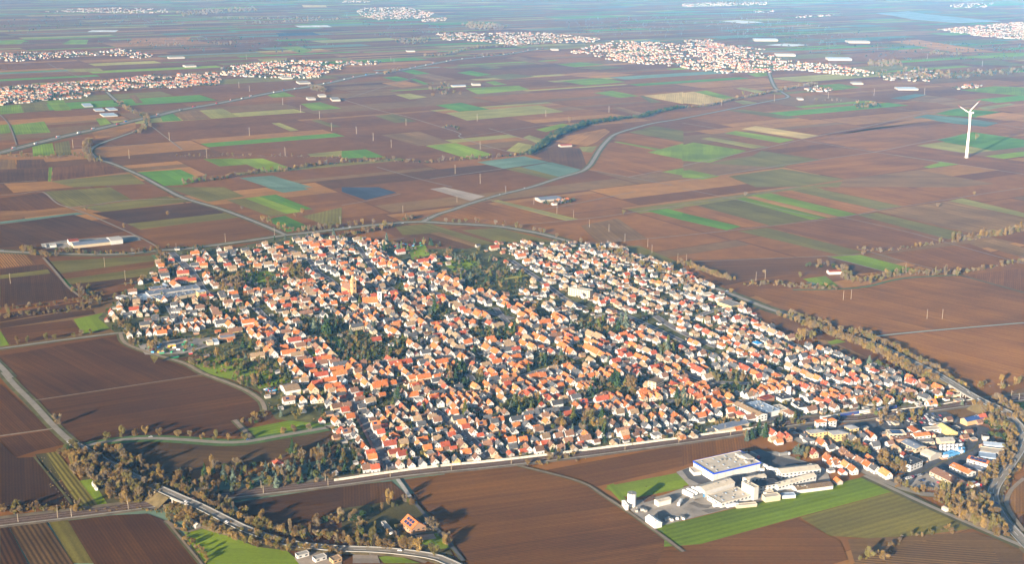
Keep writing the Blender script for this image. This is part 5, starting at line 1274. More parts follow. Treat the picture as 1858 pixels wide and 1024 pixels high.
for i in range(3):
    for j in range(2):
        for sd in (-1, 1):
            s2 = math.atan2(5.5, W / 2)
        # panels on the sun-facing slope
        o = link('solar_panel', SOLM, r, ((i - 1) * 4.3, W * (.36 - j * .2), H + 5.5 * (.28 + j * .4) + .4)); o.rotation_euler = (-s2, 0, 0)
        o = link('solar_panel', SOLM, r, ((i - 1) * 4.3, -W * (.36 - j * .2), H + 5.5 * (.28 + j * .4) + .4)); o.rotation_euler = (s2, 0, 0)
# balconies of the tall block
for side in range(1):
    pass

# ------------------------------------------------------------------ churches
def church(p, a, lab, wmat, rmat, L, W, h, rh, th_, tw, spire, smat, onion=False):
    t = thing('church', (p.x, p.y, .7), a, lab, 'church'); occupy(p.x, p.y, 12)
    wl, rf, ch, wins = house_geo(L, W, h, rh, 'gable')
    wl.build('nave_wall', wmat, t); rf.build('nave_roof', rmat, t)
    for s in (-1, 1):
        for i in range(5):
            m_ = MB(); m_.box((0, 0, 0), (1.4, .3, h * .5)); m_.build('window', GLASS, t, ((i - 2) * L / 5.5, s * W / 2, h * .3))
            m_ = MB(); m_.box((0, 0, 0), (.8, 1.4, h * .8)); m_.build('buttress', wmat, t, ((i - 2) * L / 5.5 + 2, s * (W / 2 + .6), 0))
    m_ = MB(); m_.box((0, 0, 0), (tw, tw, th_)); tw_ = m_.build('tower', wmat, t, (L / 2 + tw / 2 - .2, 0, 0))
    m_ = MB(); m_.box((0, 0, th_ * .97), (tw + .8, tw + .8, .6), bottom=True); m_.build('cornice', wmat, tw_)
    for an in range(4):
        for zz in (.45, .78):
            m_ = MB(); m_.box((0, -tw / 2, th_ * zz), (tw * .3, .3, th_ * .11), bottom=True); m_.build('belfry_opening', GLASS, tw_, None, an * math.pi / 2)
    m_ = MB()
    if onion:
        prof = [(tw * .5, 0), (tw * .56, 1.2), (tw * .5, 2.6), (tw * .28, 4), (tw * .2, 5), (tw * .26, 6), (tw * .2, 7.2), (.25, 9), (.08, spire)]
        for (r0, z0), (r1, z1) in zip(prof, prof[1:]): m_.cyl((0, 0, th_ + .5 + z0), r0, r1, z1 - z0, 8)
    else: m_.cyl((0, 0, th_ + .5), tw * .62, .1, spire, 4, M=Matrix.Rotation(math.pi / 4, 4, 'Z'))
    m_.build('spire', smat, tw_)
    m_ = MB(); m_.box((0, 0, th_ + spire), (.15, .15, 2)); m_.box((0, 0, th_ + spire + 1.2), (.9, .15, .15)); m_.build('cross', STEEL, tw_)
church(TP('W', 950, 590, 0), math.radians(-55), 'brown sandstone church with square tower in the left of the village', s_, ROOF['b'], 24, 13, 11, 7, 27, 6.5, 6, s_)
church(TP('W', 1190, 730, 0), math.radians(10), 'church with slim white tower and dark onion spire under an orange roof', w_, ROOF['o'], 22, 12, 8, 7, 23, 6, 13, DARKFLAT, True)

# ------------------------------------------------------------------ trees
def crown_mesh(name, rx, rz, z0, n, leaf, seed, conic=False, strands=0):
    """twig clumps spread through the crown's volume: many small bent faces"""
    rr = random.Random(seed); m_ = MB()
    lobes = [(Vector((rr.uniform(-.6, .6) * rx, rr.uniform(-.6, .6) * rx, rr.uniform(-.6, .6) * rz)), rr.uniform(.3, .62)) for _ in range(7)]
    k = 0
    while k < n:
        if conic:
            f = rr.random() ** 1.4; a = rr.uniform(0, 6.283); rad = rx * (1 - f) * rr.uniform(.55, 1.05) * (1 + .18 * math.sin(f * 30 + a * 2)); p = Vector((rad * math.cos(a), rad * math.sin(a), f * 2 * rz))
            out = Vector((math.cos(a), math.sin(a), -.25))
        else:
            c, s = lobes[rr.randrange(7)]
            d = Vector((rr.gauss(0, 1), rr.gauss(0, 1), rr.gauss(0, 1))).normalized(); p = c + Vector((d.x * rx, d.y * rx, d.z * rz)) * s * rr.uniform(.5, 1.0) ** .5
            p.z += rz; out = d
        p.z += z0
        t1 = Vector((rr.gauss(0, 1), rr.gauss(0, 1), rr.gauss(0, 1) + .6)).normalized()
        if strands: t1 = (Vector((p.x, p.y, 0)).normalized() * .55 + Vector((rr.gauss(0, .3), rr.gauss(0, .3), 1.0))).normalized()
        t2 = t1.cross(out + Vector((rr.gauss(0, .5), rr.gauss(0, .5), rr.gauss(0, .5))))
        if t2.length < .1: continue
        t2.normalize(); l_ = leaf * rr.uniform(.6, 1.3); w_ = l_ * (.75 if conic else (.2 if strands else .42))
        m_.face([p - t1 * l_ * .5 - t2 * w_ * .3, p + t2 * w_ * .5, p + t1 * l_ * .6, p - t2 * w_ * .45]); k += 1
    return m_
def limbs(h, r, seed, spread):
    rr = random.Random(seed); m_ = MB()
    a = Vector((0, 0, -.3)); b = Vector((rr.uniform(-.2, .2), rr.uniform(-.2, .2), h * .35)); c = Vector((rr.uniform(-.5, .5), rr.uniform(-.5, .5), h * .8))
    m_.tube(a, b, r, r * .75, 6); m_.tube(b, c, r * .75, r * .2, 5)
    for i in range(7):
        t = rr.uniform(.25, .75); s = b.lerp(c, t) if t > .3 else b; an = i * 2.4 + rr.random()
        e = s + Vector((math.cos(an) * spread * rr.uniform(.5, .9), math.sin(an) * spread * rr.uniform(.5, .9), h * rr.uniform(.18, .4)))
        m_.tube(s, e, r * .4, r * .1, 4)
    return m_
# kinds: (crown, trunk)
TK = {}
bare = []
for i in range(5):
    bare.append((crown_mesh('c', 3.1 + .35 * (i % 3), 3.7 + .7 * (i % 2), 1.0, 640, 1.75, 20 + i, False, 1), limbs(8.5, .26, 40 + i, 2.8)))
bush = [(crown_mesh('c', 2.0, 1.4, .1, 130, 1.0, 60 + i), limbs(2.2, .1, 70 + i, 1.2)) for i in range(2)]
conif = [(crown_mesh('c', 3.0, 5.6, .8, 380, 1.5, 80 + i, True), limbs(9, .25, 90 + i, 1)) for i in range(3)]
evg = [(crown_mesh('c', 3.0, 3.2, .8, 330, 1.25, 84 + i), limbs(6, .25, 94 + i, 1.5)) for i in range(2)]
colum = [(crown_mesh('c', 1.8, 6.5, 1.0, 420, 1.7, 104 + i, False, 1), limbs(12, .3, 108 + i, 1.2)) for i in range(2)]
TW = ('ochre', 'brown', 'olive', 'greyish'); ND = ('dark green', 'olive', 'blue-green')
KIND = dict(b=(bare, TWIGS, 'bare_tree', 'bare tree', TW, 'bare trees'), s=(bush, TWIGS[:3], 'bush', 'low bush', TW, 'low bushes'), c=(conif, NEEDLE, 'conifer', 'pointed conifer', ND, 'conifers'), e=(evg, NEEDLE[:2], 'evergreen_tree', 'round evergreen', ND, 'evergreens'), p=(colum, TWIGS, 'tall_tree', 'tall bare tree', TW, 'tall trees'))
TMESH = {}
def tmesh(k, i):
    if (k, i) not in TMESH:
        c, l = KIND[k][0][i]; TMESH[(k, i)] = (c.mesh('crown', [KIND[k][1][0]]), l.mesh('trunk', [BARK]))
    return TMESH[(k, i)]
TREES = []      # kind, variant, x, y, z, rot, scale, material, place label, rank kind
def tree(k, p, sc, place, mat=None, z=.3):
    TREES.append([k, random.randrange(len(KIND[k][0])), p.x, p.y, z + p.z, R() * 6.28, sc, random.randrange(len(KIND[k][1])) if mat is None else mat, place])
    if k in 'bp' and mat is None and place.split()[0] in ('in', 'on') and 'row' not in place and p.y < 2600 and R() < .4:
        TREES.append(['s', random.randrange(2), p.x + random.uniform(-4, 4), p.y + random.uniform(-4, 4), z + p.z, R() * 6.28, random.uniform(.8, 1.5), random.randrange(3), place])
def single(t, s, sc, place, k='b', mat=None):
    sc *= 1.12
    n = [float(q) for q in s.replace(',', ' ').split()]
    for i in range(0, len(n), 2): tree(k, TP(t, n[i], n[i + 1]), sc * random.uniform(.85, 1.15), place, mat)
def belt(t, s, step, width, sc, place, kinds='b', jit=.35, z=.3, pl=None):
    q = smooth(pts(t, s)) if pl is None else pl
    for p, a in walk(q, step * .8, step * .7):
        n = Vector((-math.sin(a), math.cos(a), 0)); w_ = R() * width - width / 2
        tree(random.choice(kinds), p + n * w_, sc * random.uniform(1 - jit, 1 + jit), place, None, z)
def patch(t, s, n, sc, place, kinds='b', jit=.35, avoid=True, z=.3):
    P_ = px(t, s); xs = [q[0] for q in P_]; ys = [q[1] for q in P_]; k = 0; tr = 0
    while k < n and tr < n * 30:
        tr += 1
        q = (random.uniform(min(xs), max(xs)), random.uniform(min(ys), max(ys)))
        if not inside(q, P_): continue
        p = P(*q)
        if avoid and (taken(p.x, p.y, 1.5) or near_street(p)): continue
        tree(random.choice(kinds), p, sc * random.uniform(1 - jit, 1 + jit), place, None, z); k += 1
# rows and single trees
single('G', '585 345 665 335 735 325 790 322 865 325 970 330 1033 330 1100 348 1172 350 1243 350 1330 348 1545 315 1600 303 1675 290', .95, 'in the row along the tree-lined road')
single('G', '318 262', 1.5, 'alone at the corner of the big brown field'); single('G', '395 385', 1.2, 'beside the road fork')
single('D', '97 855 150 850 250 835 298 830 398 815 447 808 495 800', .85, 'along the lane left of the village')
single('D', '468 128 910 152 680 222 1315 122 1607 162 1647 140 912 335 795 500', 1.0, 'standing alone in the far left fields')
single('F', '343 46 1392 108 1585 42 640 490 265 575 985 370 1078 355 445 470', 1.0, 'standing alone on the right plain')
single('E', '1533 148', 1.0, 'standing alone on the far plain'); single('x', '600 600 1280 530 360 400 1440 520 560 460', 1.25, 'at the edge of the storage yard')
single('E', '567 195 605 192 640 195 676 190 730 195 745 192 838 205 880 215 948 222 973 225 1047 238 1080 250 1100 250 1170 275 1303 305', 1.0, 'in the row along the bypass')
single('D', '1430 188 1455 192 1475 200 1515 220 1565 235 1590 240 1625 242 1650 236 1680 235 1710 230 1735 228 1800 222', 1.0, 'in the row near the left crossroads')
single('w', '40 110 105 130 275 145 340 140 400 135 460 130 525 120 585 110 660 105 745 95 880 70 970 60 1045 50 1180 55 1320 60 1395 90', 1.0, 'in the row behind the village')
single('H', '498 840', 1.55, 'tall beside the orange club house'); single('H', '388 700 500 985 570 900 575 920 260 700 410 950', 1.15, 'along the lane past the club house')
single('A', '1020 1000 1435 930 1100 985 485 800 500 790 1380 235 885 250 960 250', 1.3, 'far off beside the hedge lines')
belt('E', '1090 90 1150 95 1230 85 1260 70', 5, 8, .9, 'round the lone farm', 'bee', .3); belt('E', '1110 60 1120 75', 5, 5, .9, 'round the lone farm', 'e', .3)
single('B', '1160 760 1145 755 1135 765 495 525 640 515 1240 670', 1.5, 'by the riding hall'); single('C', '330 520 1295 270 1600 760 480 400', 1.5, 'far out on the right plain')
single('F', '1475 285 1495 295', 1.4, 'at the belt on the right edge'); single('L', '1195 790', 1.5, 'tall at the edge of the ochre grove')
single('a', '1240 230', 1.3, 'beside the second long street', 'e', 1); single('a', '790 150 760 230 740 240 800 110', 1.3, 'in the gardens between the two long streets', 'c'); single('a', '1645 725', .7, 'by the noise barrier', 'e', 1); single('a', '1525 330', 1.1, 'by the second long street', 'c'); single('a', '730 840 1750 720', .8, 'by the noise barrier', 'e')
single('b', '1150 360', 1.35, 'standing alone in the dark gardens', 'c'); single('b', '860 370 840 400 1180 560 1160 590', 1.2, 'behind the noise barrier', 'c'); single('b', '980 380 960 400 1010 390 680 440 740 480 1070 490 1130 480', 1.3, 'behind the noise barrier'); single('b', '620 480 350 190 380 190 330 200', 1.1, 'behind the noise barrier', 'e')
single('c', '920 590 940 580 1070 570 1000 540', 1.1, 'by the brick villa near the railway', 'c'); single('c', '1060 560', 1.3, 'by the brick villa near the railway', 'c', 2); single('c', '180 130 190 220', 1.2, 'behind the noise barrier', 'c')
single('f', '560 870 580 900 540 880', 1.7, 'in the park below the apartment block', 'b', 1); single('f', '660 820', 1.4, 'in the park below the apartment block', 'c', 1); single('f', '390 830 420 860 360 840 440 830', 1.4, 'in the park below the apartment block', 'c', 0); single('f', '970 470 960 490 430 240 460 230 510 230', 1.5, 'in the inner gardens', 'c'); single('f', '1480 780 1500 800', 1.4, 'near the long white workshop', 'b', 2)
single('g', '560 350 600 340 680 340 530 360', 1.45, 'behind the village by the raised road'); single('g', '1400 620 1380 615 1420 630 1490 660', .9, 'round green at the village corner', 'e', 1); single('g', '1300 600', 1.0, 'at the village corner', 'c', 2)
single('d', '990 290 970 270 1010 280', 1.5, 'in the large inner garden', 'c', 0); single('d', '1480 250 1500 245 1430 600 840 230 70 440 150 450 530 790 560 780', 1.2, 'in the gardens of the old village', 'c'); single('e', '560 680 530 670 590 660 620 720 520 790 1150 290 1130 300 1160 270 1080 270 290 40', 1.35, 'in the grove in the middle', 'c', 0)
single('u', '440 460 400 490 60 790 340 510 90 830', 1.2, 'in the grove at the back', 'c'); single('w', '1340 290 1310 380 700 210 190 290 1030 290', 1.3, 'at the back edge of the village', 'c')
single('G', '1430 585 1455 555', 1.2, 'by the railway at the left', 'c', 2); single('G', '1590 420 1610 440 1730 530 1760 520 1570 540 1600 550 1690 540 1270 590 1110 610 1770 490', 1.1, 'in the wood left of the village', 'c')
# belts
belt('G', '600 410 700 470 800 510 900 575 1000 600 1100 630 1180 640', 5, 12, .92, 'in the belt behind the raised road', 'bbbp', .3)
belt('G', '520 400 620 430 720 480', 5, 8, .9, 'in the belt behind the raised road', 'bb')
patch('G', '470 430 560 455 700 560 830 620 900 660 780 690 600 700 560 640 500 560 400 560 370 490', 170, 1.15, 'in the thicket before the raised road', 'bbbbs', .25)
patch('G', '300 420 400 370 460 410 430 480 340 440', 22, .9, 'by the allotments at the road fork', 'bbe', .3)
patch('G', '900 560 1160 490 1420 480 1600 400 1840 360 1858 560 1500 615 1200 650 1000 620', 190, .95, 'in the wood left of the village', 'bbbbspce', .35)
patch('H', '-10 370 100 430 130 530 0 555', 20, .95, 'in the wood left of the village', 'bbce', .3)
belt('G', '940 705 1040 760 1140 800 1250 820 1350 860 1450 890 1560 925 1700 945 1858 955', 4.8, 8, .7, 'in the belt in front of the raised road', 'bbbs', .25)
belt('G', '960 680 1100 740 1250 800 1450 880', 8, 14, .75, 'in the belt in front of the raised road', 'bb', .3)
belt('G', '1090 655 1180 690 1260 740 1350 785 1480 835 1560 860 1700 880 1858 900', 4.5, 10, .85, 'in the belt beside the dark field', 'bbbp', .3)
belt('H', '0 905 120 915 250 925 380 935', 3.4, 10, .95, 'in the row in front of the club house', 'bbbp', .25)
belt('G', '1600 880 1750 820 1858 800', 6, 22, 1.0, 'in the copse by the dark field', 'bbe', .3); belt('H', '0 790 60 770 100 800 80 850 200 880', 6, 14, 1.1, 'in the copse by the dark field', 'bbe')
belt('H', '150 750 280 700 400 690', 8, 10, .7, 'around the club house', 'bse'); belt('H', '130 820 220 870 330 850', 6, 14, .7, 'around the club house', 'bse')
belt('G', '0 735 200 730 400 722 440 735', 2.2, 11, .75, 'in the hedge by the railway', 'bs'); belt('G', '470 745 700 725 900 735', 2.5, 8, .7, 'in the hedge by the railway', 's'); belt('G', '910 735 930 780 1000 860 1070 950 1130 1019', 4, 7, .6, 'in the hedge beside the meadow', 'bs')
patch('G', '960 700 1060 780 1040 840 960 780', 16, .9, 'around the small hut', 'bb', .3); belt('G', '300 580 400 700 430 712', 4, 14, .45, 'in the scrub beside the vines', 's')
patch('G', '1310 250 1440 200 1460 240 1330 275', 14, .7, 'at the village edge', 'bbse', .3); patch('G', '200 430 240 425 330 560 290 570', 12, .4, 'in the allotments', 's', .3)
belt('H', '1010 480 1100 475 1200 445 1290 450', 5, 14, .7, 'in the scrub on the railway corner', 'bs', .3)
belt('H', '1250 460 1500 415 1700 385', 14, 5, .4, 'in the scrub on the railway corner', 's')
def bank_belt(OV, cond, off, step, width, sc, place, kinds='bbb'):
    q = []
    for (x, y), p in zip(ribbon(OV, 2), OV):
        if not cond(S(p)): continue
        m = (x + y) / 2 + (x - y).normalized() * off
        m.z = max(0.3, p.z - (abs(off) - 6.5) / 1.7); q.append(m)
    for a, b in zip(q, q[1:]):
        if (b - a).length > 60: continue
        for _ in range(max(1, int((b - a).length / step + R()))):
            t_ = R(); w_ = (R() - .5) * width; p = a.lerp(b, t_)
            n_ = Vector((-(b - a).y, (b - a).x, 0)).normalized()
            TREES.append([random.choice(kinds), 0, p.x + n_.x * w_, p.y + n_.y * w_, max(.2, p.z), R() * 6.28, sc * random.uniform(.75, 1.2), random.randrange(3), place])
patch('G', '800 600 880 640 910 665 850 680 780 680', 12, .9, 'on the left raised road near bank', 'bb', .2)
bank_belt(OV1, lambda s: 180 < s[0] < 290, -10, 3.2, 5, .85, 'on the left raised road near bank')
bank_belt(OV1, lambda s: 325 < s[0] < 560, -12, 4, 5, .7, 'on the left raised road near bank')
bank_belt(OV1, lambda s: 325 < s[0] < 520, -15, 4.5, 6, .75, 'on the left raised road near bank')
bank_belt(OV1, lambda s: 190 < s[0] < 560, 12.5, 3.4, 6, .8, 'on the far bank of the left raised road')
bank_belt(OV2, lambda s: s[0] < 1715 and s[1] < 760, -10, 2.8, 4, .8, 'on the near bank of the right raised road')
bank_belt(OV2, lambda s: s[0] > 1770 and s[1] < 880, -11, 3.2, 6, .75, 'on the inner bank of the right raised road')
# right-hand raised road belts
for k, (w0, st) in enumerate(((-13, 3.6), (-19, 5.5))):
    q = [(x + y) / 2 + (x - y).normalized() * w0 for x, y in ribbon([p for p in OV2 if S(p)[0] < 1708], 2)]
    for p in q: p.z = max(0, 0.3)
    belt(None, None, st, 5, .95, 'in the near belt of the right raised road', 'bbbb', .22, .3, q)
q = [(x + y) / 2 + (x - y).normalized() * 13 for x, y in ribbon([p for p in OV2 if 1530 < S(p)[0] < 1745 and S(p)[1] < 720], 2)]
for p in q: p.z = 0.3
belt(None, None, 4.2, 5, .95, 'in the far belt of the right raised road', 'bbb', .25, .3, q)
belt('y', '1330 840 1450 870 1600 940 1750 1000', 3.6, 12, .9, 'on the near bank of the right raised road', 'bbb', .25)
belt('I', '1640 180 1700 240 1770 300 1800 360 1780 430 1720 500 1660 560 1620 600', 3.8, 12, .85, 'on the inner bank of the curved road', 'bbb', .25)
belt('I', '1710 125 1760 160 1820 200 1858 250', 3.6, 8, .9, 'on the outer bank of the curved road', 'bb', .25); belt('I', '1858 470 1800 530 1760 600 1740 650', 5, 6, .5, 'on the outer bank of the curved road', 'bs', .25)
patch('I', '1385 650 1500 640 1640 670 1700 760 1760 850 1780 880 1700 870 1600 820 1480 770 1380 690', 170, 1.0, 'in the ochre grove beside the road junction', 'bbbbp', .2)
belt('L', '800 640 850 690 960 720 1100 700 1300 700 1500 700', 4.4, 8, .7, 'in the hedge round the car park', 'bbs', .3)
belt('L', '560 70 700 90 850 60 960 110 600 130', 6, 18, .9, 'around the station car park', 'bb', .3); patch('L', '620 400 760 440 880 540 760 570 640 520', 40, 1.0, 'between the houses and the office building', 'bbe', .3)
patch('L', '230 250 380 260 560 400 520 420 300 330', 34, .95, 'behind the row of houses', 'bbe', .3); patch('L', '30 200 200 240 180 280 40 250', 12, .8, 'in front of the yellow stone houses', 'bce', .3); patch('L', '1500 130 1620 100 1700 200 1600 200', 30, 1, 'near the right bank', 'bbe', .3)
belt('L', '1570 240 1720 280', 3, 8, .9, 'in the clipped green hedge block', 'e', .1); belt('L', '1640 440 1600 540 1540 600', 6, 10, .7, 'behind the workshops', 'bs', .3)
patch('y', '0 760 380 700 560 680 700 700 640 780 400 830 100 850 0 820', 50, .95, 'at the village corner by the railway', 'bbbs', .25); patch('y', '700 560 900 620 860 680 720 640', 14, .8, 'at the village corner by the railway', 'bbe', .3)
belt('y', '1400 640 1550 620 1858 580', 6, 24, .8, 'in the scrub beyond the bridge', 'bs', .35); belt('y', '1560 800 1650 860 1780 920 1858 960', 4, 10, .9, 'beyond the bridge', 'b', .25)
belt('I', '950 990 1100 960 1250 870 1400 850 1500 830', 7, 10, .6, 'in the hedge at the lower right', 'bs', .3); single('I', '1020 990 1100 1000', 1.2, 'at the lower right')
belt('c', '1100 450 1250 470 1450 440 1580 420', 4, 14, .6, 'on the bank below the station', 'bs', .3); belt('c', '830 560 900 610', 4, 8, .9, 'by the brick villa', 'bce', .3); patch('c', '1350 720 1480 680 1540 800 1430 820', 12, .9, 'behind the factory', 'bce', .3)
# bypass and far belts
belt('v', '0 140 150 200 300 260 420 310 560 350 700 390 850 430', 3.6, 20, .95, 'along the bypass behind the village', 'bbbs', .3)
belt('v', '850 290 1000 340 1150 390 1300 440 1450 480', 3.6, 9, .95, 'in the belt beside the bypass', 'bbb', .2); belt('v', '880 470 950 560 1080 540', 6, 24, .9, 'along the bypass behind the village', 'bs', .3)
belt('F', '340 535 500 530 640 545 850 555', 4, 16, .8, 'in the belt on the right plain', 'bbs', .3); belt('F', '860 500 1000 520 1100 490 1200 475 1400 478 1520 475', 4, 18, .9, 'in the belt on the right plain', 'bbbp', .3); belt('F', '700 440 800 430 880 460 900 500', 5, 18, 1.0, 'around the club house on the plain', 'bbe', .3)
belt('F', '1520 470 1600 455 1700 435 1858 405', 6, 8, .9, 'in the belt on the right plain', 'bs', .3); belt('F', '950 335 1080 350 1200 335 1300 320 1420 300', 6, 9, .7, 'in the hedge on the right plain', 'bs', .35); belt('F', '1470 300 1600 280 1740 260 1858 235', 4.5, 8, 1.15, 'in the tall belt at the right edge', 'bbp', .2)
belt('F', '1200 430 1450 468', 9, 5, .5, 'in the hedge on the right plain', 's', .3)
belt('g', '430 60 500 90 620 130 780 180 900 230 1050 280 1200 330', 8, 4, .85, 'on the green verge of the bypass', 'b', .3); belt('g', '300 90 460 130 620 180 800 230 1000 300', 6.5, 8, .9, 'beside the bypass near the village', 'b', .3)
belt('B', '1000 845 1060 812 1110 775 1160 740 1250 700 1380 665 1500 650 1650 635 1700 615 1858 585', 4, 26, 1.5, 'in the dark stream-side belt', 'eee', .25); belt('C', '0 588 130 580 250 550 450 512 620 478', 7, 18, 1.1, 'in the dark stream-side belt', 'bbe', .3)
belt('B', '1160 740 1250 705 1380 670 1500 655', 6, 30, 1.7, 'in the dark stream-side belt', 'e', .25)
belt('B', '0 885 100 880 250 875 400 885 520 880 640 870 760 865 840 855 1000 845', 7, 26, 1.0, 'in the hedge across the middle of the plain', 'bbbse', .35); belt('A', '1000 1000 1150 985 1300 955 1450 940 1560 930 1700 905 1858 890', 7, 16, 1.1, 'in the hedge across the middle of the plain', 'bbbse', .35)
belt('A', '920 848 1100 852 1400 850 1858 862', 12, 8, .8, 'in the thin hedge far left', 'bs', .35); belt('A', '0 858 100 852 250 858 420 850 520 870', 9, 26, 1.0, 'in the hedge near the left road bend', 'bbs', .35); belt('A', '480 770 470 820 500 880 560 880', 8, 18, 1.3, 'at the left road bend', 'bbp', .3)
belt('A', '640 560 720 610 790 640 800 690 740 730', 8, 22, 1.2, 'at the motorway bridge', 'bbe', .3); belt('A', '1690 470 1740 480 1760 500 1700 490', 9, 20, 1.2, 'near the warehouses', 'bb', .3); belt('D', '120 345 200 375 320 370', 7, 14, 1.0, 'around the left farm', 'bb', .3)
belt('D', '320 350 500 365 700 360 860 345', 8, 12, .9, 'along the left road', 'bbe', .35); belt('D', '0 668 150 655 300 635 430 620', 7, 8, .8, 'in the hedge between left fields', 'bs', .35); belt('D', '0 720 100 700 250 690 400 672 500 660', 6, 12, .9, 'in the hedge between left fields', 'bbs', .35)
belt('D', '420 560 480 600 500 640 560 610 700 590', 5, 30, 1.0, 'left of the works', 'bbse', .3); belt('D', '860 370 900 420 920 480 800 510 680 540', 6, 14, .9, 'along the village edge', 'bbe', .35); belt('D', '640 740 700 780 740 800', 5, 24, .9, 'along the village edge', 'bbe', .3)
patch('V', '200 640 420 680 700 680 1200 640 1180 660 700 730 400 740 220 720', 36, .8, 'between the works and the houses', 'bbse', .3); belt('V', '1340 400 1420 470 1500 560 1560 420', 6, 26, 1.2, 'round the sports ground', 'bbb', .3)
patch('w', '130 560 330 560 340 700 140 700', 30, 1.2, 'round the sports ground', 'b', .25); patch('x', '330 320 500 330 1100 310 1280 280 1240 310 800 350 400 390', 34, .7, 'in the gardens at the left edge', 'bse', .35)
patch('x', '900 620 1250 540 1600 540 1858 620 1858 660 1300 680 1000 640', 60, .75, 'in the gardens at the left edge', 'bbse', .35); patch('d', '0 620 400 600 560 720 480 760 300 700 0 690', 40, .6, 'in the gardens at the left edge', 'bbse', .35); single('d', '40 830 190 850 210 840', 1.3, 'on the meadow at the left edge')
belt('E', '0 290 60 260 200 230 280 210', 6, 22, 1.0, 'behind the village', 'bbe', .3); belt('E', '340 180 400 170', 4, 12, 1, 'at the bypass fork', 'be'); patch('E', '230 310 480 290 560 330 380 350 250 350', 24, .9, 'at the back gardens', 'bce', .3)
belt('C', '640 470 680 465 720 460', 7, 20, 1.2, 'in the hamlet', 'b'); patch('C', '920 570 1070 565 1080 585 950 595', 60, 1.3, 'in the little copse far right', 'be', .3, False); belt('C', '700 545 900 552', 16, 8, .9, 'in the far hedge', 'bs', .3)
patch('C', '1050 395 1300 370 1440 400 1858 370 1858 400 1500 430 1250 440 1060 430', 260, 1.6, 'around the wooded hamlets far right', 'bbeee', .3, False); patch('C', '1000 340 1180 330 1200 365 1020 365', 90, 1.6, 'in the grove right of the far town', 'b', .3, False)
belt('C', '1350 295 1510 300', 12, 30, 1.8, 'far right', 'b', .3); patch('B', '640 135 760 125 900 150 860 165 700 160', 130, 2.2, 'in the far grove', 'b', .3, False); patch('B', '280 225 430 205 500 215 440 240 300 240', 90, 1.7, 'in the far grove', 'be', .3, False)
belt('B', '450 310 560 300 640 280 760 260 900 255 1090 240', 14, 40, 1.5, 'along the far motorway', 'bbe', .3); belt('B', '230 405 320 385', 12, 20, 1.5, 'along the far motorway', 'be'); belt('B', '720 310 850 300 950 296', 12, 12, 1.3, 'along the far motorway', 'be')
patch('B', '460 460 560 450 640 500 560 520 480 500', 40, 1.3, 'around the far farm', 'be', .3, False); belt('B', '550 700 600 690 640 710', 9, 12, 1, 'at the little hut on the plain', 'be')
belt('A', '1160 245 1260 245', 20, 20, 2.0, 'far left', 'b'); belt('A', '820 250 980 250', 20, 20, 2.0, 'far left', 'b'); belt('A', '1180 100 1450 105 1750 100', 26, 40, 2.0, 'far left', 'b'); belt('A', '1350 130 1858 108', 30, 40, 2.0, 'far left', 'b'); patch('A', '950 70 1380 40 1400 60 1000 90', 120, 2.5, 'far left', 'b', .3, False)
for t, s, n in (('A', '0 120 250 80 900 90 1000 130 300 160 0 200', 110), ('B', '1100 100 1858 90 1858 200 1300 190', 120), ('C', '0 120 400 100 1000 170 1300 230 1300 330 700 300 300 190', 200), ('A', '500 230 1500 200 1858 250 1500 300 900 270', 90), ('B', '0 80 500 120 640 200 200 220', 80), ('C', '1300 230 1858 240 1858 330 1400 330', 90)):
    patch(t, s, n, 1.7, 'far out on the plain', 'e', .4, False)
# greens and gardens inside the village
for i, gname in enumerate(('in the large inner garden', 'in the left gardens', 'in the grove in the middle', 'in the grove in the middle', 'in the back gardens', 'in the inner gardens', 'in the park below the apartment block', 'in the inner gardens', 'in the inner gardens', 'in the inner gardens', 'near the long white workshop', 'in the grove at the back', 'round the sports ground', 'round the sports ground', 'in the right gardens', 'in the gardens behind the noise barrier', 'in the gardens behind the noise barrier', 'behind the noise barrier', 'behind the noise barrier')):
    g = GREENS[i]; g3 = [P(*q) for q in g]
    area = abs(sum(g3[j].x * g3[(j + 1) % len(g3)].y - g3[(j + 1) % len(g3)].x * g3[j].y for j in range(len(g3)))) / 2
    patch('Z', ' '.join('%.1f %.1f' % q for q in g), int(area / (120 if i in (11, 12, 13, 1) else 62)), .8, gname, 'bbssecceee', .4)
vp = ' '.join('%.1f %.1f' % q for q in VILL)
patch('Z', vp, 3000, .62, 'between the village houses', 'bsseeecb', .4)
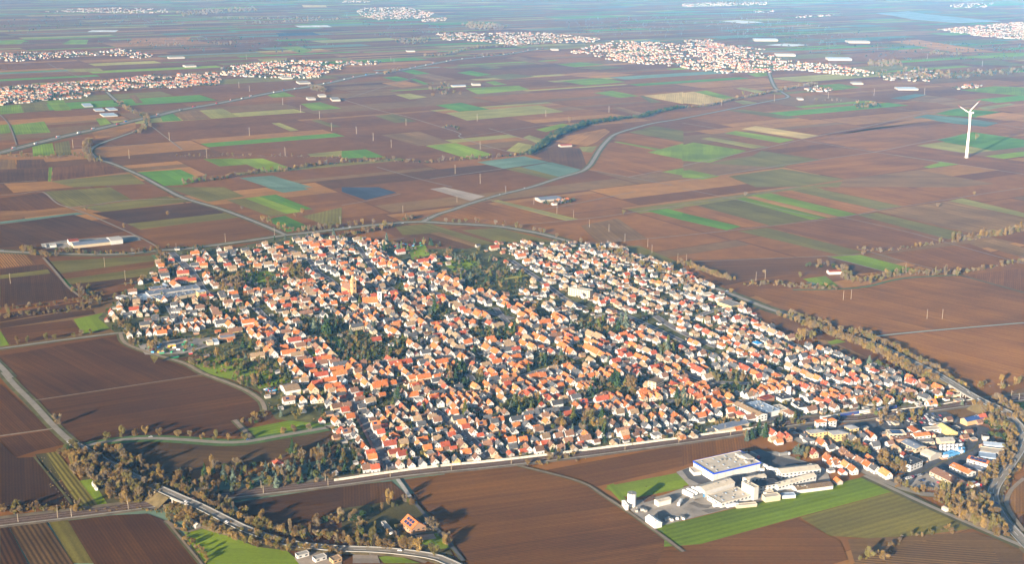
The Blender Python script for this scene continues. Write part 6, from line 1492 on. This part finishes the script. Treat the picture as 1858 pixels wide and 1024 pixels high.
# ------------------------------------------------------------------ far towns
def town(name, label, t, s, n, big=(), size=1.0):
    P_ = px(t, s); xs = [q[0] for q in P_]; ys = [q[1] for q in P_]
    wk_ = 'kckkkw'; rk_ = 'oorrbbtgg'; mats = [WALL['w'], WALL['c'], WALL['k'], ROOF['o'], ROOF['r'], ROOF['b'], ROOF['t'], ROOF['g'], NEEDLE[0], TWIGS[1]]
    wi = dict(w=0, c=1, k=2); ri = dict(o=3, r=4, b=5, t=6, g=7); m_ = MB(); k = 0; tr = 0; occ = {}
    a0 = R() * 1.5
    while k < n and tr < n * 8:
        tr += 1
        q = (random.uniform(min(xs), max(xs)), random.uniform(min(ys), max(ys)))
        if not inside(q, P_): continue
        p = P(*q)
        if .5 + .5 * math.sin(p.x / 47 + 1.3 * math.sin(p.y / 61)) * math.sin(p.y / 53 + p.x / 150) < .3 + .18 * R(): continue
        key = (int(p.x // (14 * size)), int(p.y // (14 * size)))
        if key in occ: continue
        occ[key] = 1; k += 1
        L = random.uniform(10, 17) * size; W = random.uniform(8, 10.5) * size; h = random.uniform(4.5, 7.5) * size; rh = 3.6 * size
        if R() < .03: L *= 2; W *= 1.6; rh = 1
        a = a0 + random.choice((0, 1.57)) + random.uniform(-.25, .25); M = Matrix.Translation((p.x, p.y, .3)) @ Matrix.Rotation(a, 4, 'Z')
        x, y = L / 2, W / 2; V_ = Vector
        c = [M @ V_(q_) for q_ in ((-x, -y, 0), (x, -y, 0), (x, y, 0), (-x, y, 0))]; tt = [M @ V_(q_) for q_ in ((-x, -y, h), (x, -y, h), (x, y, h), (-x, y, h))]
        e = [M @ V_(q_) for q_ in ((-x - .4, -y - .4, h - .2), (x + .4, -y - .4, h - .2), (x + .4, y + .4, h - .2), (-x - .4, y + .4, h - .2))]
        r0, r1 = M @ V_((-x - .4, 0, h + rh)), M @ V_((x + .4, 0, h + rh)); g0_, g1_ = M @ V_((-x, 0, h + rh - .2)), M @ V_((x, 0, h + rh - .2))
        w_ = wi[random.choice(wk_)]; r_ = ri[random.choice(rk_)]
        m_.face([c[0], c[1], tt[1], tt[0]], w_); m_.face([c[2], c[3], tt[3], tt[2]], w_); m_.face([c[1], c[2], tt[2], g1_, tt[1]], w_); m_.face([c[3], c[0], tt[0], g0_, tt[3]], w_)
        m_.face([e[0], e[1], r1, r0], r_); m_.face([e[2], e[3], r0, r1], r_)
    return struct(m_.build(name, mats), label, 'stuff')
for row in '''left nearest far village|A|0 480 300 455 600 440 820 412 1180 395 1200 445 1180 468 1000 478 750 488 500 502 470 532 300 545 0 575|950
middle part of the left far town|A|1200 370 1320 352 1500 335 1640 330 1780 340 1858 330 1858 378 1740 405 1770 420 1650 425 1480 425 1200 410|560
back left village|A|0 290 300 280 520 285 640 268 740 280 830 300 800 320 560 300 420 310 200 325 100 335 0 330|330
farthest left village|A|250 62 350 50 620 42 900 48 915 70 720 72 440 68 250 72|220
left end of the middle town|B|0 345 60 335 220 335 200 350 0 358|60
farthest town at top|B|80 55 130 42 350 38 500 72 480 90 400 102 200 108 90 80|420
far houses right of the farthest town|B|430 108 570 95 570 112 440 118|50
farthest hamlet top left|B|0 5 150 0 150 12 0 15|40
middle far town left half|B|510 182 640 178 800 180 1120 178 1300 200 1420 212 1380 228 1120 236 960 248 760 225 560 222|520
middle far town right half|B|1240 285 1320 262 1480 225 1640 225 1858 240 1858 365 1600 345 1450 325|640
right part of the middle far town|C|0 250 150 232 300 262 480 300 560 330 700 345 800 350 1000 385 1060 405 960 420 780 400 650 385 500 395 350 395 230 400 0 370|1000
upper streets of the middle far town|C|0 220 160 215 180 235 460 270 300 280 140 270 0 245|200
right far town|C|1365 165 1500 150 1650 135 1858 118 1858 215 1640 200 1500 180|700
hamlet in front of the far woods|C|680 480 740 470 820 490 780 500 680 498|30
wooded hamlet houses|C|1040 430 1300 380 1400 395 1350 450 1120 440|60
farm hamlet at far right|C|1460 480 1560 460 1650 465 1600 478 1470 488|25
farthest right town|C|0 22 200 10 460 12 470 25 200 32 0 38|260
farthest hamlets upper right|C|1450 30 1560 15 1700 15 1650 42 1480 40|70
scattered far houses|C|380 60 500 55 500 68 400 66|15
scattered houses near the far lake|C|610 90 860 72 860 85 620 98|25'''.split('\n'):
    lb, t, s, n = row.split('|'); town('far_town_houses', 'the houses of the ' + lb, t, s, int(int(n) * 1.0), size=.78); patch(t, s, int(int(n) * 1.0), 1.25, 'among the houses of the ' + lb, 'e', .3, False)
for row in '''A|0 480 600 440 1180 395 1200 445 750 488 470 532 0 575|240
A|1200 370 1500 335 1858 330 1858 378 1650 425 1200 410|150
B|510 182 1120 178 1420 212 1120 236 760 225|120
B|1240 285 1480 225 1858 240 1858 365 1450 325|150
C|0 250 300 262 700 345 1060 405 960 420 500 395 0 370|260
C|1365 165 1858 118 1858 215 1500 180|100
A|0 290 640 268 830 300 200 325|70'''.split('\n'):
    pass

print('trees', len(TREES))
TREES.sort(key=lambda t: t[3])
cnt = {}; rest = {}; chosen = []
for t in TREES:
    k = t[0]; cnt[k] = cnt.get(k, 0) + 1
    sx, sy = S((t[2], t[3], 0))
    if cnt[k] <= 300 and -30 < sx < 1890 and sy < 1050: chosen.append(t)
    else:
        if cnt[k] > 300 or not (-30 < sx < 1890): rest.setdefault(k, []).append(t)
cls = {}
for t in chosen: cls.setdefault((t[0], t[8], t[7]), []).append(t)
for (k, place, mi_0), lst in cls.items():
    lst.sort(key=lambda t: S((t[2], t[3], 0))[0])
    sep = True; tint = KIND[k][4][mi_0 % len(KIND[k][4])]
    for i, t in enumerate(lst):
        _, va, X, Y, Z, rz, sc, mi, _ = t
        lb = tint + ' ' + KIND[k][3] + ' ' + place
        if len(lst) > 1 and sep: lb = ordinal(i + 1) + ' from left, ' + lb
        grp = KIND[k][5] + ' ' + place
        o = thing(KIND[k][2], (X, Y, Z), rz, lb, KIND[k][2].replace('_', ' '), grp)
        o.scale = (sc, sc * (1 + .15 * math.sin(Y * 3)), sc * (.92 + .2 * math.sin(X * 5)))
        cm, tm = tmesh(k, va)
        setmat(link('crown', cm, o), KIND[k][1][mi]); link('trunk', tm, o)
def rot_pts(vs, c, s, sc, X, Y, Z):
    zf = .92 + .2 * math.sin(X * 5)
    return [(X + (q[0] * c - q[1] * s) * sc, Y + (q[0] * s + q[1] * c) * sc, Z + q[2] * sc * zf) for q in vs]
NM = dict(b=('bare_trees', 'the further bare brown trees of belts, gardens and hedges'), s=('bushes', 'the further low brown bushes'), c=('conifers', 'the further dark conifers among the houses'), e=('evergreen_trees', 'the further dark evergreen trees among the houses'), p=('tall_trees', 'the further tall narrow bare trees'))
for k, lst in rest.items():
    mats = KIND[k][1] + [BARK]; v = []; f = []; mi_ = []
    for _, va, X, Y, Z, rz, sc, mi, _p in lst:
        c, l = KIND[k][0][va]; cs, sn = math.cos(rz), math.sin(rz)
        n = len(v); step = 1 if Y < 1250 else (2 if Y < 2200 else (4 if Y < 4000 else 9))
        big = {1: 1, 2: 1.35, 4: 1.7, 9: 2.2}[step]
        fs = c.f[::step]
        vv = []
        for ff in fs:
            q = [c.v[i] for i in ff]
            if big > 1:
                ce = sum(q, Vector()) / len(q); q = [ce + (a - ce) * big for a in q]
            vv.extend(q)
        v.extend(rot_pts(vv, cs, sn, sc, X, Y, Z)); f.extend(tuple(n + j * 4 + i for i in range(4)) for j in range(len(fs))); mi_.extend([mi] * len(fs))
        if Y < 2600:
            n = len(v); v.extend(rot_pts(l.v, cs, sn, sc, X, Y, Z)); f.extend(tuple(n + i for i in ff) for ff in l.f); mi_.extend([len(mats) - 1] * len(l.f))
    me = bpy.data.meshes.new(NM[k][0]); me.from_pydata(v, [], f)
    for m in mats: me.materials.append(m)
    me.polygons.foreach_set('material_index', mi_); me.update()
    struct(link(NM[k][0], me), NM[k][1], 'stuff')
    print(NM[k][0], len(lst), len(f))

# ------------------------------------------------------------------ wind turbine
p = TP('C', 1545, 858, 0); t = thing('wind_turbine', (p.x, p.y, .1), 0, 'white wind turbine with red-tipped blades on the green plain at right', 'wind turbine')
m_ = MB(); m_.cyl((0, 0, 0), 7, 6, .8, 20); m_.build('foundation', CONCRETE, t)
m_ = MB(); m_.cyl((0, 0, .8), 3.8, 3.5, 28, 24); m_.cyl((0, 0, 28.8), 3.5, 1.8, 85, 24); m_.build('tower', WHITEP, t)
m_ = MB(); m_.cyl((0, 0, 29), 3.56, 3.52, 1.2, 24); m_.build('tower_band', REDP, t)
RY = math.radians(118)
M = Matrix.Translation((0, 0, 116)) @ Matrix.Rotation(RY, 4, 'Z')
m_ = MB(); m_.box((-2, 0, -2), (12, 4, 4.2), M=M, bottom=True); m_.build('nacelle', WHITEP, t)
hubc = M @ Vector((5.6, 0, 0)); m_ = MB(); m_.cyl((0, 0, 0), 2.0, .5, 2.6, 14, M=Matrix.Translation(hubc) @ Matrix.Rotation(RY, 4, 'Z') @ Matrix.Rotation(math.pi / 2, 4, 'Y')); hb = m_.build('hub', WHITEP, t)
for i, an in enumerate((52, 174, 296)):
    B_ = Matrix.Translation(hubc) @ Matrix.Rotation(RY, 4, 'Z') @ Matrix.Rotation(math.radians(an), 4, 'X')
    m_ = MB(); m2 = MB(); st = [(0, 1.0, 1.0), (4, 2.0, .8), (10, 3.4, .55), (22, 2.5, .4), (32, 1.9, .3), (38, 1.5, .22), (44, .9, .12), (48, .2, .06)]
    for (z0, w0, t0), (z1, w1, t1) in zip(st, st[1:]):
        q0 = [Vector((a * t0, b * w0 + .35 * w0, z0)) for a, b in ((-.5, -.5), (.5, -.5), (.5, .5), (-.5, .5))]; q1 = [Vector((a * t1, b * w1 + .35 * w1, z1)) for a, b in ((-.5, -.5), (.5, -.5), (.5, .5), (-.5, .5))]
        tgt = m2 if 32 <= z0 < 44 and z0 != 32 or z0 >= 44 else m_
        for j in range(4): k = (j + 1) % 4; tgt.face([B_ @ q0[j], B_ @ q0[k], B_ @ q1[k], B_ @ q1[j]])
    bl = m_.build('blade', WHITEP, t); m2.build('blade_tip', REDP, bl)

# ------------------------------------------------------------------ poles and pylons
pp = MB(); pp.cyl((0, 0, 0), .34, .2, 1, 6); PM = pp.mesh('pole', [POLEM]); pa = MB(); pa.box((0, 0, 0), (3.2, .2, .2), bottom=True); PA = pa.mesh('crossarm', [STEEL])
allp = []
for t, s, h in (('A', '1357 738 1634 610 1538 570 1738 645 1803 710 922 765 703 862 398 805 1125 860 1551 850 1340 320 1300 478 1357 498', 24), ('B', '350 683 737 658 1110 635 1453 612 617 945 753 998 172 765 80 728 270 803 753 812 285 345 268 330', 22), ('C', '213 575 500 552 793 535 1042 520 1316 515 1630 360 1332 320 1062 270 798 260 332 190 1596 492 255 310', 26),
                ('E', '333 140 627 82 892 30 1347 218 1453 243 1540 297 1664 325 1687 358 1827 405 1170 142 1261 165 1045 92', 15), ('F', '400 510 450 500 875 615 917 610 1330 718 1413 718 22 410', 15), ('D', '570 435 57 525 682 508 1493 265 1850 205 960 355 1226 300', 17), ('G', '100 800 390 770', 10)):
    n = [float(q) for q in s.split()]
    for i in range(0, len(n), 2): allp.append((TP(t, n[i], n[i + 1]), h))
allp.sort(key=lambda q: q[0].x / q[0].y)
for i, (p, h) in enumerate(allp):
    t = thing('power_pole', (p.x, p.y, 0), .5, '%s power line pole counted from the left of the photo' % ordinal(i + 1), 'power pole', 'power line poles on the plain')
    o = link('pole', PM, t); k = 1.0 if h < 20 else 1.7; o.scale = (k, k, h); o = link('crossarm', PA, t, (0, 0, h * .93)); o.scale = (k * .9, k * .7, k * .7)
    if h >= 20: o = link('crossarm', PA, t, (0, 0, h * .78)); o.scale = (k * 1.2, k * .7, k * .7)

# ------------------------------------------------------------------ cars, train, lorries
cb = MB(); prof = [(-2.1, .35), (-2.15, .85), (-1.2, .95), (2.05, .8), (2.15, .35)]
def extr(m_, prof, w):
    n = len(prof); l_ = [Vector((x, -w / 2, z)) for x, z in prof]; r_ = [Vector((x, w / 2, z)) for x, z in prof]
    for i in range(n): j = (i + 1) % n; m_.face([l_[i], r_[i], r_[j], l_[j]])
    m_.face(l_[::-1]); m_.face(r_)
extr(cb, prof, 1.8); CBM = cb.mesh('body', [CARM[0]])
cc = MB(); extr(cc, [(-1.9, .88), (-1.4, 1.42), (.3, 1.45), (1.1, .88)], 1.55); CCM = cc.mesh('cabin', [GLASS])
cr = MB(); cr.box((-.5, 0, 1.44), (1.7, 1.45, .06)); CRM = cr.mesh('car_roof', [CARM[0]])
wh = MB()
wh.cyl((0, 0, -.95), .33, .33, 1.9, 8, M=Matrix.Rotation(math.pi / 2, 4, 'X')); WHM = wh.mesh('axle_wheels', [DARKFLAT])
CARS = []
def car(p, a, place, z): CARS.append((p, a, place, random.choices(range(6), (28, 22, 22, 8, 8, 12))[0], z))
def carrow(t, s, step, place, across=True, prob=.8, z=.95):
    for p, a in walk(pts(t, s), step):
        if R() < prob: car(p, a + (math.pi / 2 if across else 0) + random.uniform(-.06, .06), place, z)
carrow('L', '860 610 1000 575', 3.1, 'on the supermarket car park'); carrow('L', '980 630 1090 600', 3.4, 'on the supermarket car park', prob=.6); carrow('L', '1080 665 1140 645', 3.4, 'on the supermarket car park', prob=.5)
for k in range(5): carrow('L', '%d %d %d %d' % (1235 + k * 14, 232 + k * 16, 1400, 205 + k * 18), 3.6, 'on the crowded dealer lot', prob=.85)
for k in range(3): carrow('L', '%d %d %d %d' % (1150 + k * 20, 335 + k * 20, 1365, 325 + k * 18), 3.8, 'beside the white lorries', prob=.7)
for k in range(5): carrow('L', '%d %d %d %d' % (640 + k * 15, 75 + k * 20, 1150, 62 + k * 16), 3.4, 'on the station car park', prob=.6)
carrow('L', '1180 130 1330 230', 3.4, 'beside the yellow green hall', prob=.85); carrow('L', '560 370 720 390', 5, 'behind the houses', prob=.6); carrow('L', '1200 440 1330 390', 4, 'on the blue covered lot', prob=.8)
carrow('L', '1480 560 1560 590', 4, 'by the curved road', prob=.8)
for st, pl_ in ((STREETS[0][0], 'on the long straight street'), (STREETS[2][0], 'on the second long street'), (STREETS[7][0], 'on the wide street at the left'), (STREETS[1][0], 'on the old village street')):
    for sd in (-3.2, 3.2):
        q = [(x + y) / 2 + (x - y).normalized() * sd for x, y in ribbon(st, 2)]
        for p, a in walk(q, 9):
            if R() < .55: car(p, a + (math.pi if sd > 0 else 0), 'parked ' + pl_, 1.1)
for t, s, pl_ in (('G', '820 335', 'on the tree-lined road'), ('L', '1540 738', 'at the road junction'), ('L', '1542 772', 'at the road junction'), ('L', '1560 800', 'at the road junction'), ('L', '1625 822', 'at the road junction'), ('w', '1530 44', 'on the bypass'), ('w', '812 98', 'on the bypass'), ('H', '455 810', 'beside the club house'), ('H', '490 822', 'beside the club house'), ('H', '470 800', 'beside the club house')):
    q = [float(v) for v in s.split()]; p = TP(t, *q); car(p, math.radians(200 if t != 'L' else 100), pl_, 1.2)
for OV, nm_ in ((OV1, 'on the left raised road'), (OV2, 'on the right curved road')):
    for sd in (-2.2, 2.2):
        q = [(x + y) / 2 + (x - y).normalized() * sd for x, y in ribbon(OV, 2)]
        for p, a in walk(q, 75, 60):
            if R() < .5: car(p, a + (math.pi if sd > 0 else 0), nm_, p.z + .03)
for PL, nm_ in ((ROADB, 'on the bypass'), (ROADC, 'on the long country road'), (ROADE, 'on the tree-lined road')):
    for p, a in walk(smooth(PL), 110, 90):
        if R() < .45 and p.y < 3500:
            n = Vector((-math.sin(a), math.cos(a), 0)) * random.choice((-2, 2)); car(p + n, a, nm_, 1.6)
cl = {}
for c in CARS: cl.setdefault((c[3], c[2]), []).append(c)
for (ci, place), lst in cl.items():
    lst.sort(key=lambda c: S((c[0].x, c[0].y, 0))[0])
    for i, (p, a, _, _, z) in enumerate(lst):
        lb = CARN[ci] + ' car ' + place
        if len(lst) > 1: lb = ordinal(i + 1) + ' from left, ' + lb
        t = thing('car', (p.x, p.y, z), a, lb, 'car', 'cars ' + place)
        setmat(link('body', CBM, t), CARM[ci]); link('cabin', CCM, t); setmat(link('car_roof', CRM, t), CARM[ci])
        link('axle_wheels', WHM, t, (1.3, 0, .33)); link('axle_wheels', WHM, t, (-1.3, 0, .33))
def lorry(p, a, mat, lab, L=12, cab=REDP, z=1.1, name='lorry'):
    t = thing(name, (p.x, p.y, z), a, lab, name)
    m_ = MB(); m_.box((-1.2, 0, .9), (L - 3, 2.5, 2.9), bottom=True); m_.build('cargo_box', mat, t)
    m_ = MB(); m_.box((L / 2 - 1.1, 0, .5), (2.1, 2.4, 2.6), bottom=True); m_.build('cab', cab, t)
    m_ = MB(); m_.box((L / 2 - .04, 0, 1.9), (.12, 2.1, .9), bottom=True); m_.build('windscreen', GLASS, t)
    for x in (-L / 2 + 1.5, -L / 2 + 2.9, L / 2 - 1.4):
        m_ = MB(); m_.cyl((0, 0, -1.2), .5, .5, 2.4, 8, M=Matrix.Rotation(math.pi / 2, 4, 'X')); m_.build('axle_wheels', DARKFLAT, t, (x, 0, .5))
BLUEL = mottled('light_blue_paint', (0.1, 0.32, 0.62), 0.1)
for i, (u, v, m) in enumerate(((1390, 672, WHITEP), (1405, 686, REDP), (1425, 690, WHITEP))): lorry(TP('L', u + 20, v - 5), .35, m, '%s of three trailers parked at the supermarket end' % ordinal(i + 1), 14)
for i in range(12): lorry(TP('L', 1160 + (i % 6) * 34, 350 + (i // 6) * 26 - (i % 6) * 2), .9, WHITEP, '%s white van body on the van lot, counted from the left front' % ordinal(12 - i), 7, WHITEP, name='van')
for i in range(8): lorry(TP('L', 1200 + (i % 4) * 42, 438 - (i % 4) * 14 - (i // 4) * 26), .5, BLUEL if i % 3 else WHITEP, '%s covered trailer on the blue covered lot' % ordinal(i + 1), 9, BLUEL, name='trailer')
wk_ = walk(MOTOR, 95, 60)
for i, (p, a) in enumerate(wk_):
    s_x = S(p)[0]
    if s_x < -20: continue
    n = Vector((-math.sin(a), math.cos(a), 0)) * (6 if i % 2 else -6)
    lorry(p + n, a + (math.pi if i % 2 else 0), random.choice((WHITEP, WHITEP, CARM[1], BLUEL, REDP)), '%s vehicle from the left on the far motorway' % ordinal(i + 1), random.choice((7, 14, 16)))
for i, (u, v, a) in enumerate(((950, 660, .4), (1060, 664, .42), (780, 590, .5), (1330, 330, -1.0), (1400, 360, -1.0), (1240, 520, .4), (620, 640, 1.2), (1500, 230, .4), (1250, 240, -1))):
    lorry(TP('K', u, v), a, random.choice((WHITEP, STEEL, WHITEP)), '%s lorry parked among the factory buildings' % ordinal(i + 1), random.choice((9, 13)), random.choice((WHITEP, REDP, BLUEL)))
# train in the station
q = smooth(pts('y', '-480 1010 0 935 380 878'), 5); wk_ = walk(q, 25.5); BLUEC = mottled('coach_blue', (0.02, 0.05, 0.3), 0.1)
p0, a0 = wk_[0]; tr = thing('train', (p0.x, p0.y, 1.7), 0, 'blue and white commuter train waiting in the station', 'train')
for i, (p, a) in enumerate(wk_[-4:]):
    m_ = MB(); m_.box((0, 0, .9), (24.5, 2.9, 2.7), bottom=True); cch = m_.build('coach', BLUEC if i % 2 else WHITEP, tr, p - p0, a)
    m_ = MB(); m_.box((0, 0, 3.62), (24, 2.6, .4)); m_.build('coach_roof', STEEL, cch)
    m_ = MB(); m_.box((0, 0, 2.0), (22, 3.02, .9), bottom=True); m_.build('window_band', GLASS, cch)
    m_ = MB(); m_.box((0, 0, .3), (20, 2.2, .6)); m_.build('bogies', DARKFLAT, cch)
# stacks behind the canopy, containers by the bridge
for i, (u, v) in enumerate(((1308, 130), (1322, 132), (1336, 135))):
    p = TP('c', u, v); t = thing('stack', (p.x, p.y, .8), 0, '%s of three white vertical tanks behind the dark roofed hall' % ('left', 'middle', 'right')[i], 'tank')
    m_ = MB(); m_.cyl((0, 0, 0), 1.1, 1.1, 13, 12); m_.build('tank', WHITEP, t); m_ = MB(); m_.cyl((0, 0, 13), 1.1, .3, .8, 12); m_.build('cap', STEEL, t)
for i, (u, v, m) in enumerate(((1045, 690, YELLOWP), (1075, 680, YELLOWP), (1110, 690, c_), (1030, 730, c_), (1060, 735, c_), (1090, 735, c_), (1120, 728, c_), (1148, 720, c_), (900, 745, YELLOWP), (940, 750, YELLOWP), (880, 680, WHITEP), (930, 675, YELLOWP), (840, 688, WHITEP))):
    p = TP('y', u, v); t = thing('container', (p.x, p.y, .8), .15, '%s of the yellow and cream containers stacked beside the right bridge' % ordinal(i + 1), 'container', 'containers beside the right bridge')
    m_ = MB(); m_.box((0, 0, 0), (6, 2.5, 2.6)); m_.build('box', m, t); m_ = MB(); m_.box((3.02, 0, .2), (.08, 2.2, 2.2)); m_.build('door', STEEL, t)
for i, (u, v) in enumerate(((1340, 585), (1370, 560), (1400, 545), (1330, 560))): pass
MACH = []
for i in range(46):
    p = P(*random.choice((T('x', random.uniform(560, 1100), random.uniform(400, 500)), T('w', random.uniform(1420, 1760), random.uniform(280, 335)), T('d', random.uniform(300, 460), random.uniform(880, 915)))))
    MACH.append((S(p)[0], p))
MACH.sort(key=lambda q: q[0])
for i, (_, p) in enumerate(MACH):
    t = thing('farm_trailer', (p.x, p.y, .8), R() * 3, '%s from left among the small coloured trailers and machines on the storage plots' % ordinal(i + 1), 'trailer', 'machines on the storage plots')
    m_ = MB(); m_.box((0, 0, .7), (4.5, 2.1, 1.6), bottom=True); m_.build('box', random.choice((GREENP, YELLOWP, REDP, WHITEP, STEEL, BLUEL)), t)
    m_ = MB(); m_.cyl((0, 0, -1.1), .45, .45, 2.2, 8, M=Matrix.Rotation(math.pi / 2, 4, 'X')); m_.build('axle_wheels', DARKFLAT, t, (0, 0, .45))
print('objects', len(bpy.data.objects))
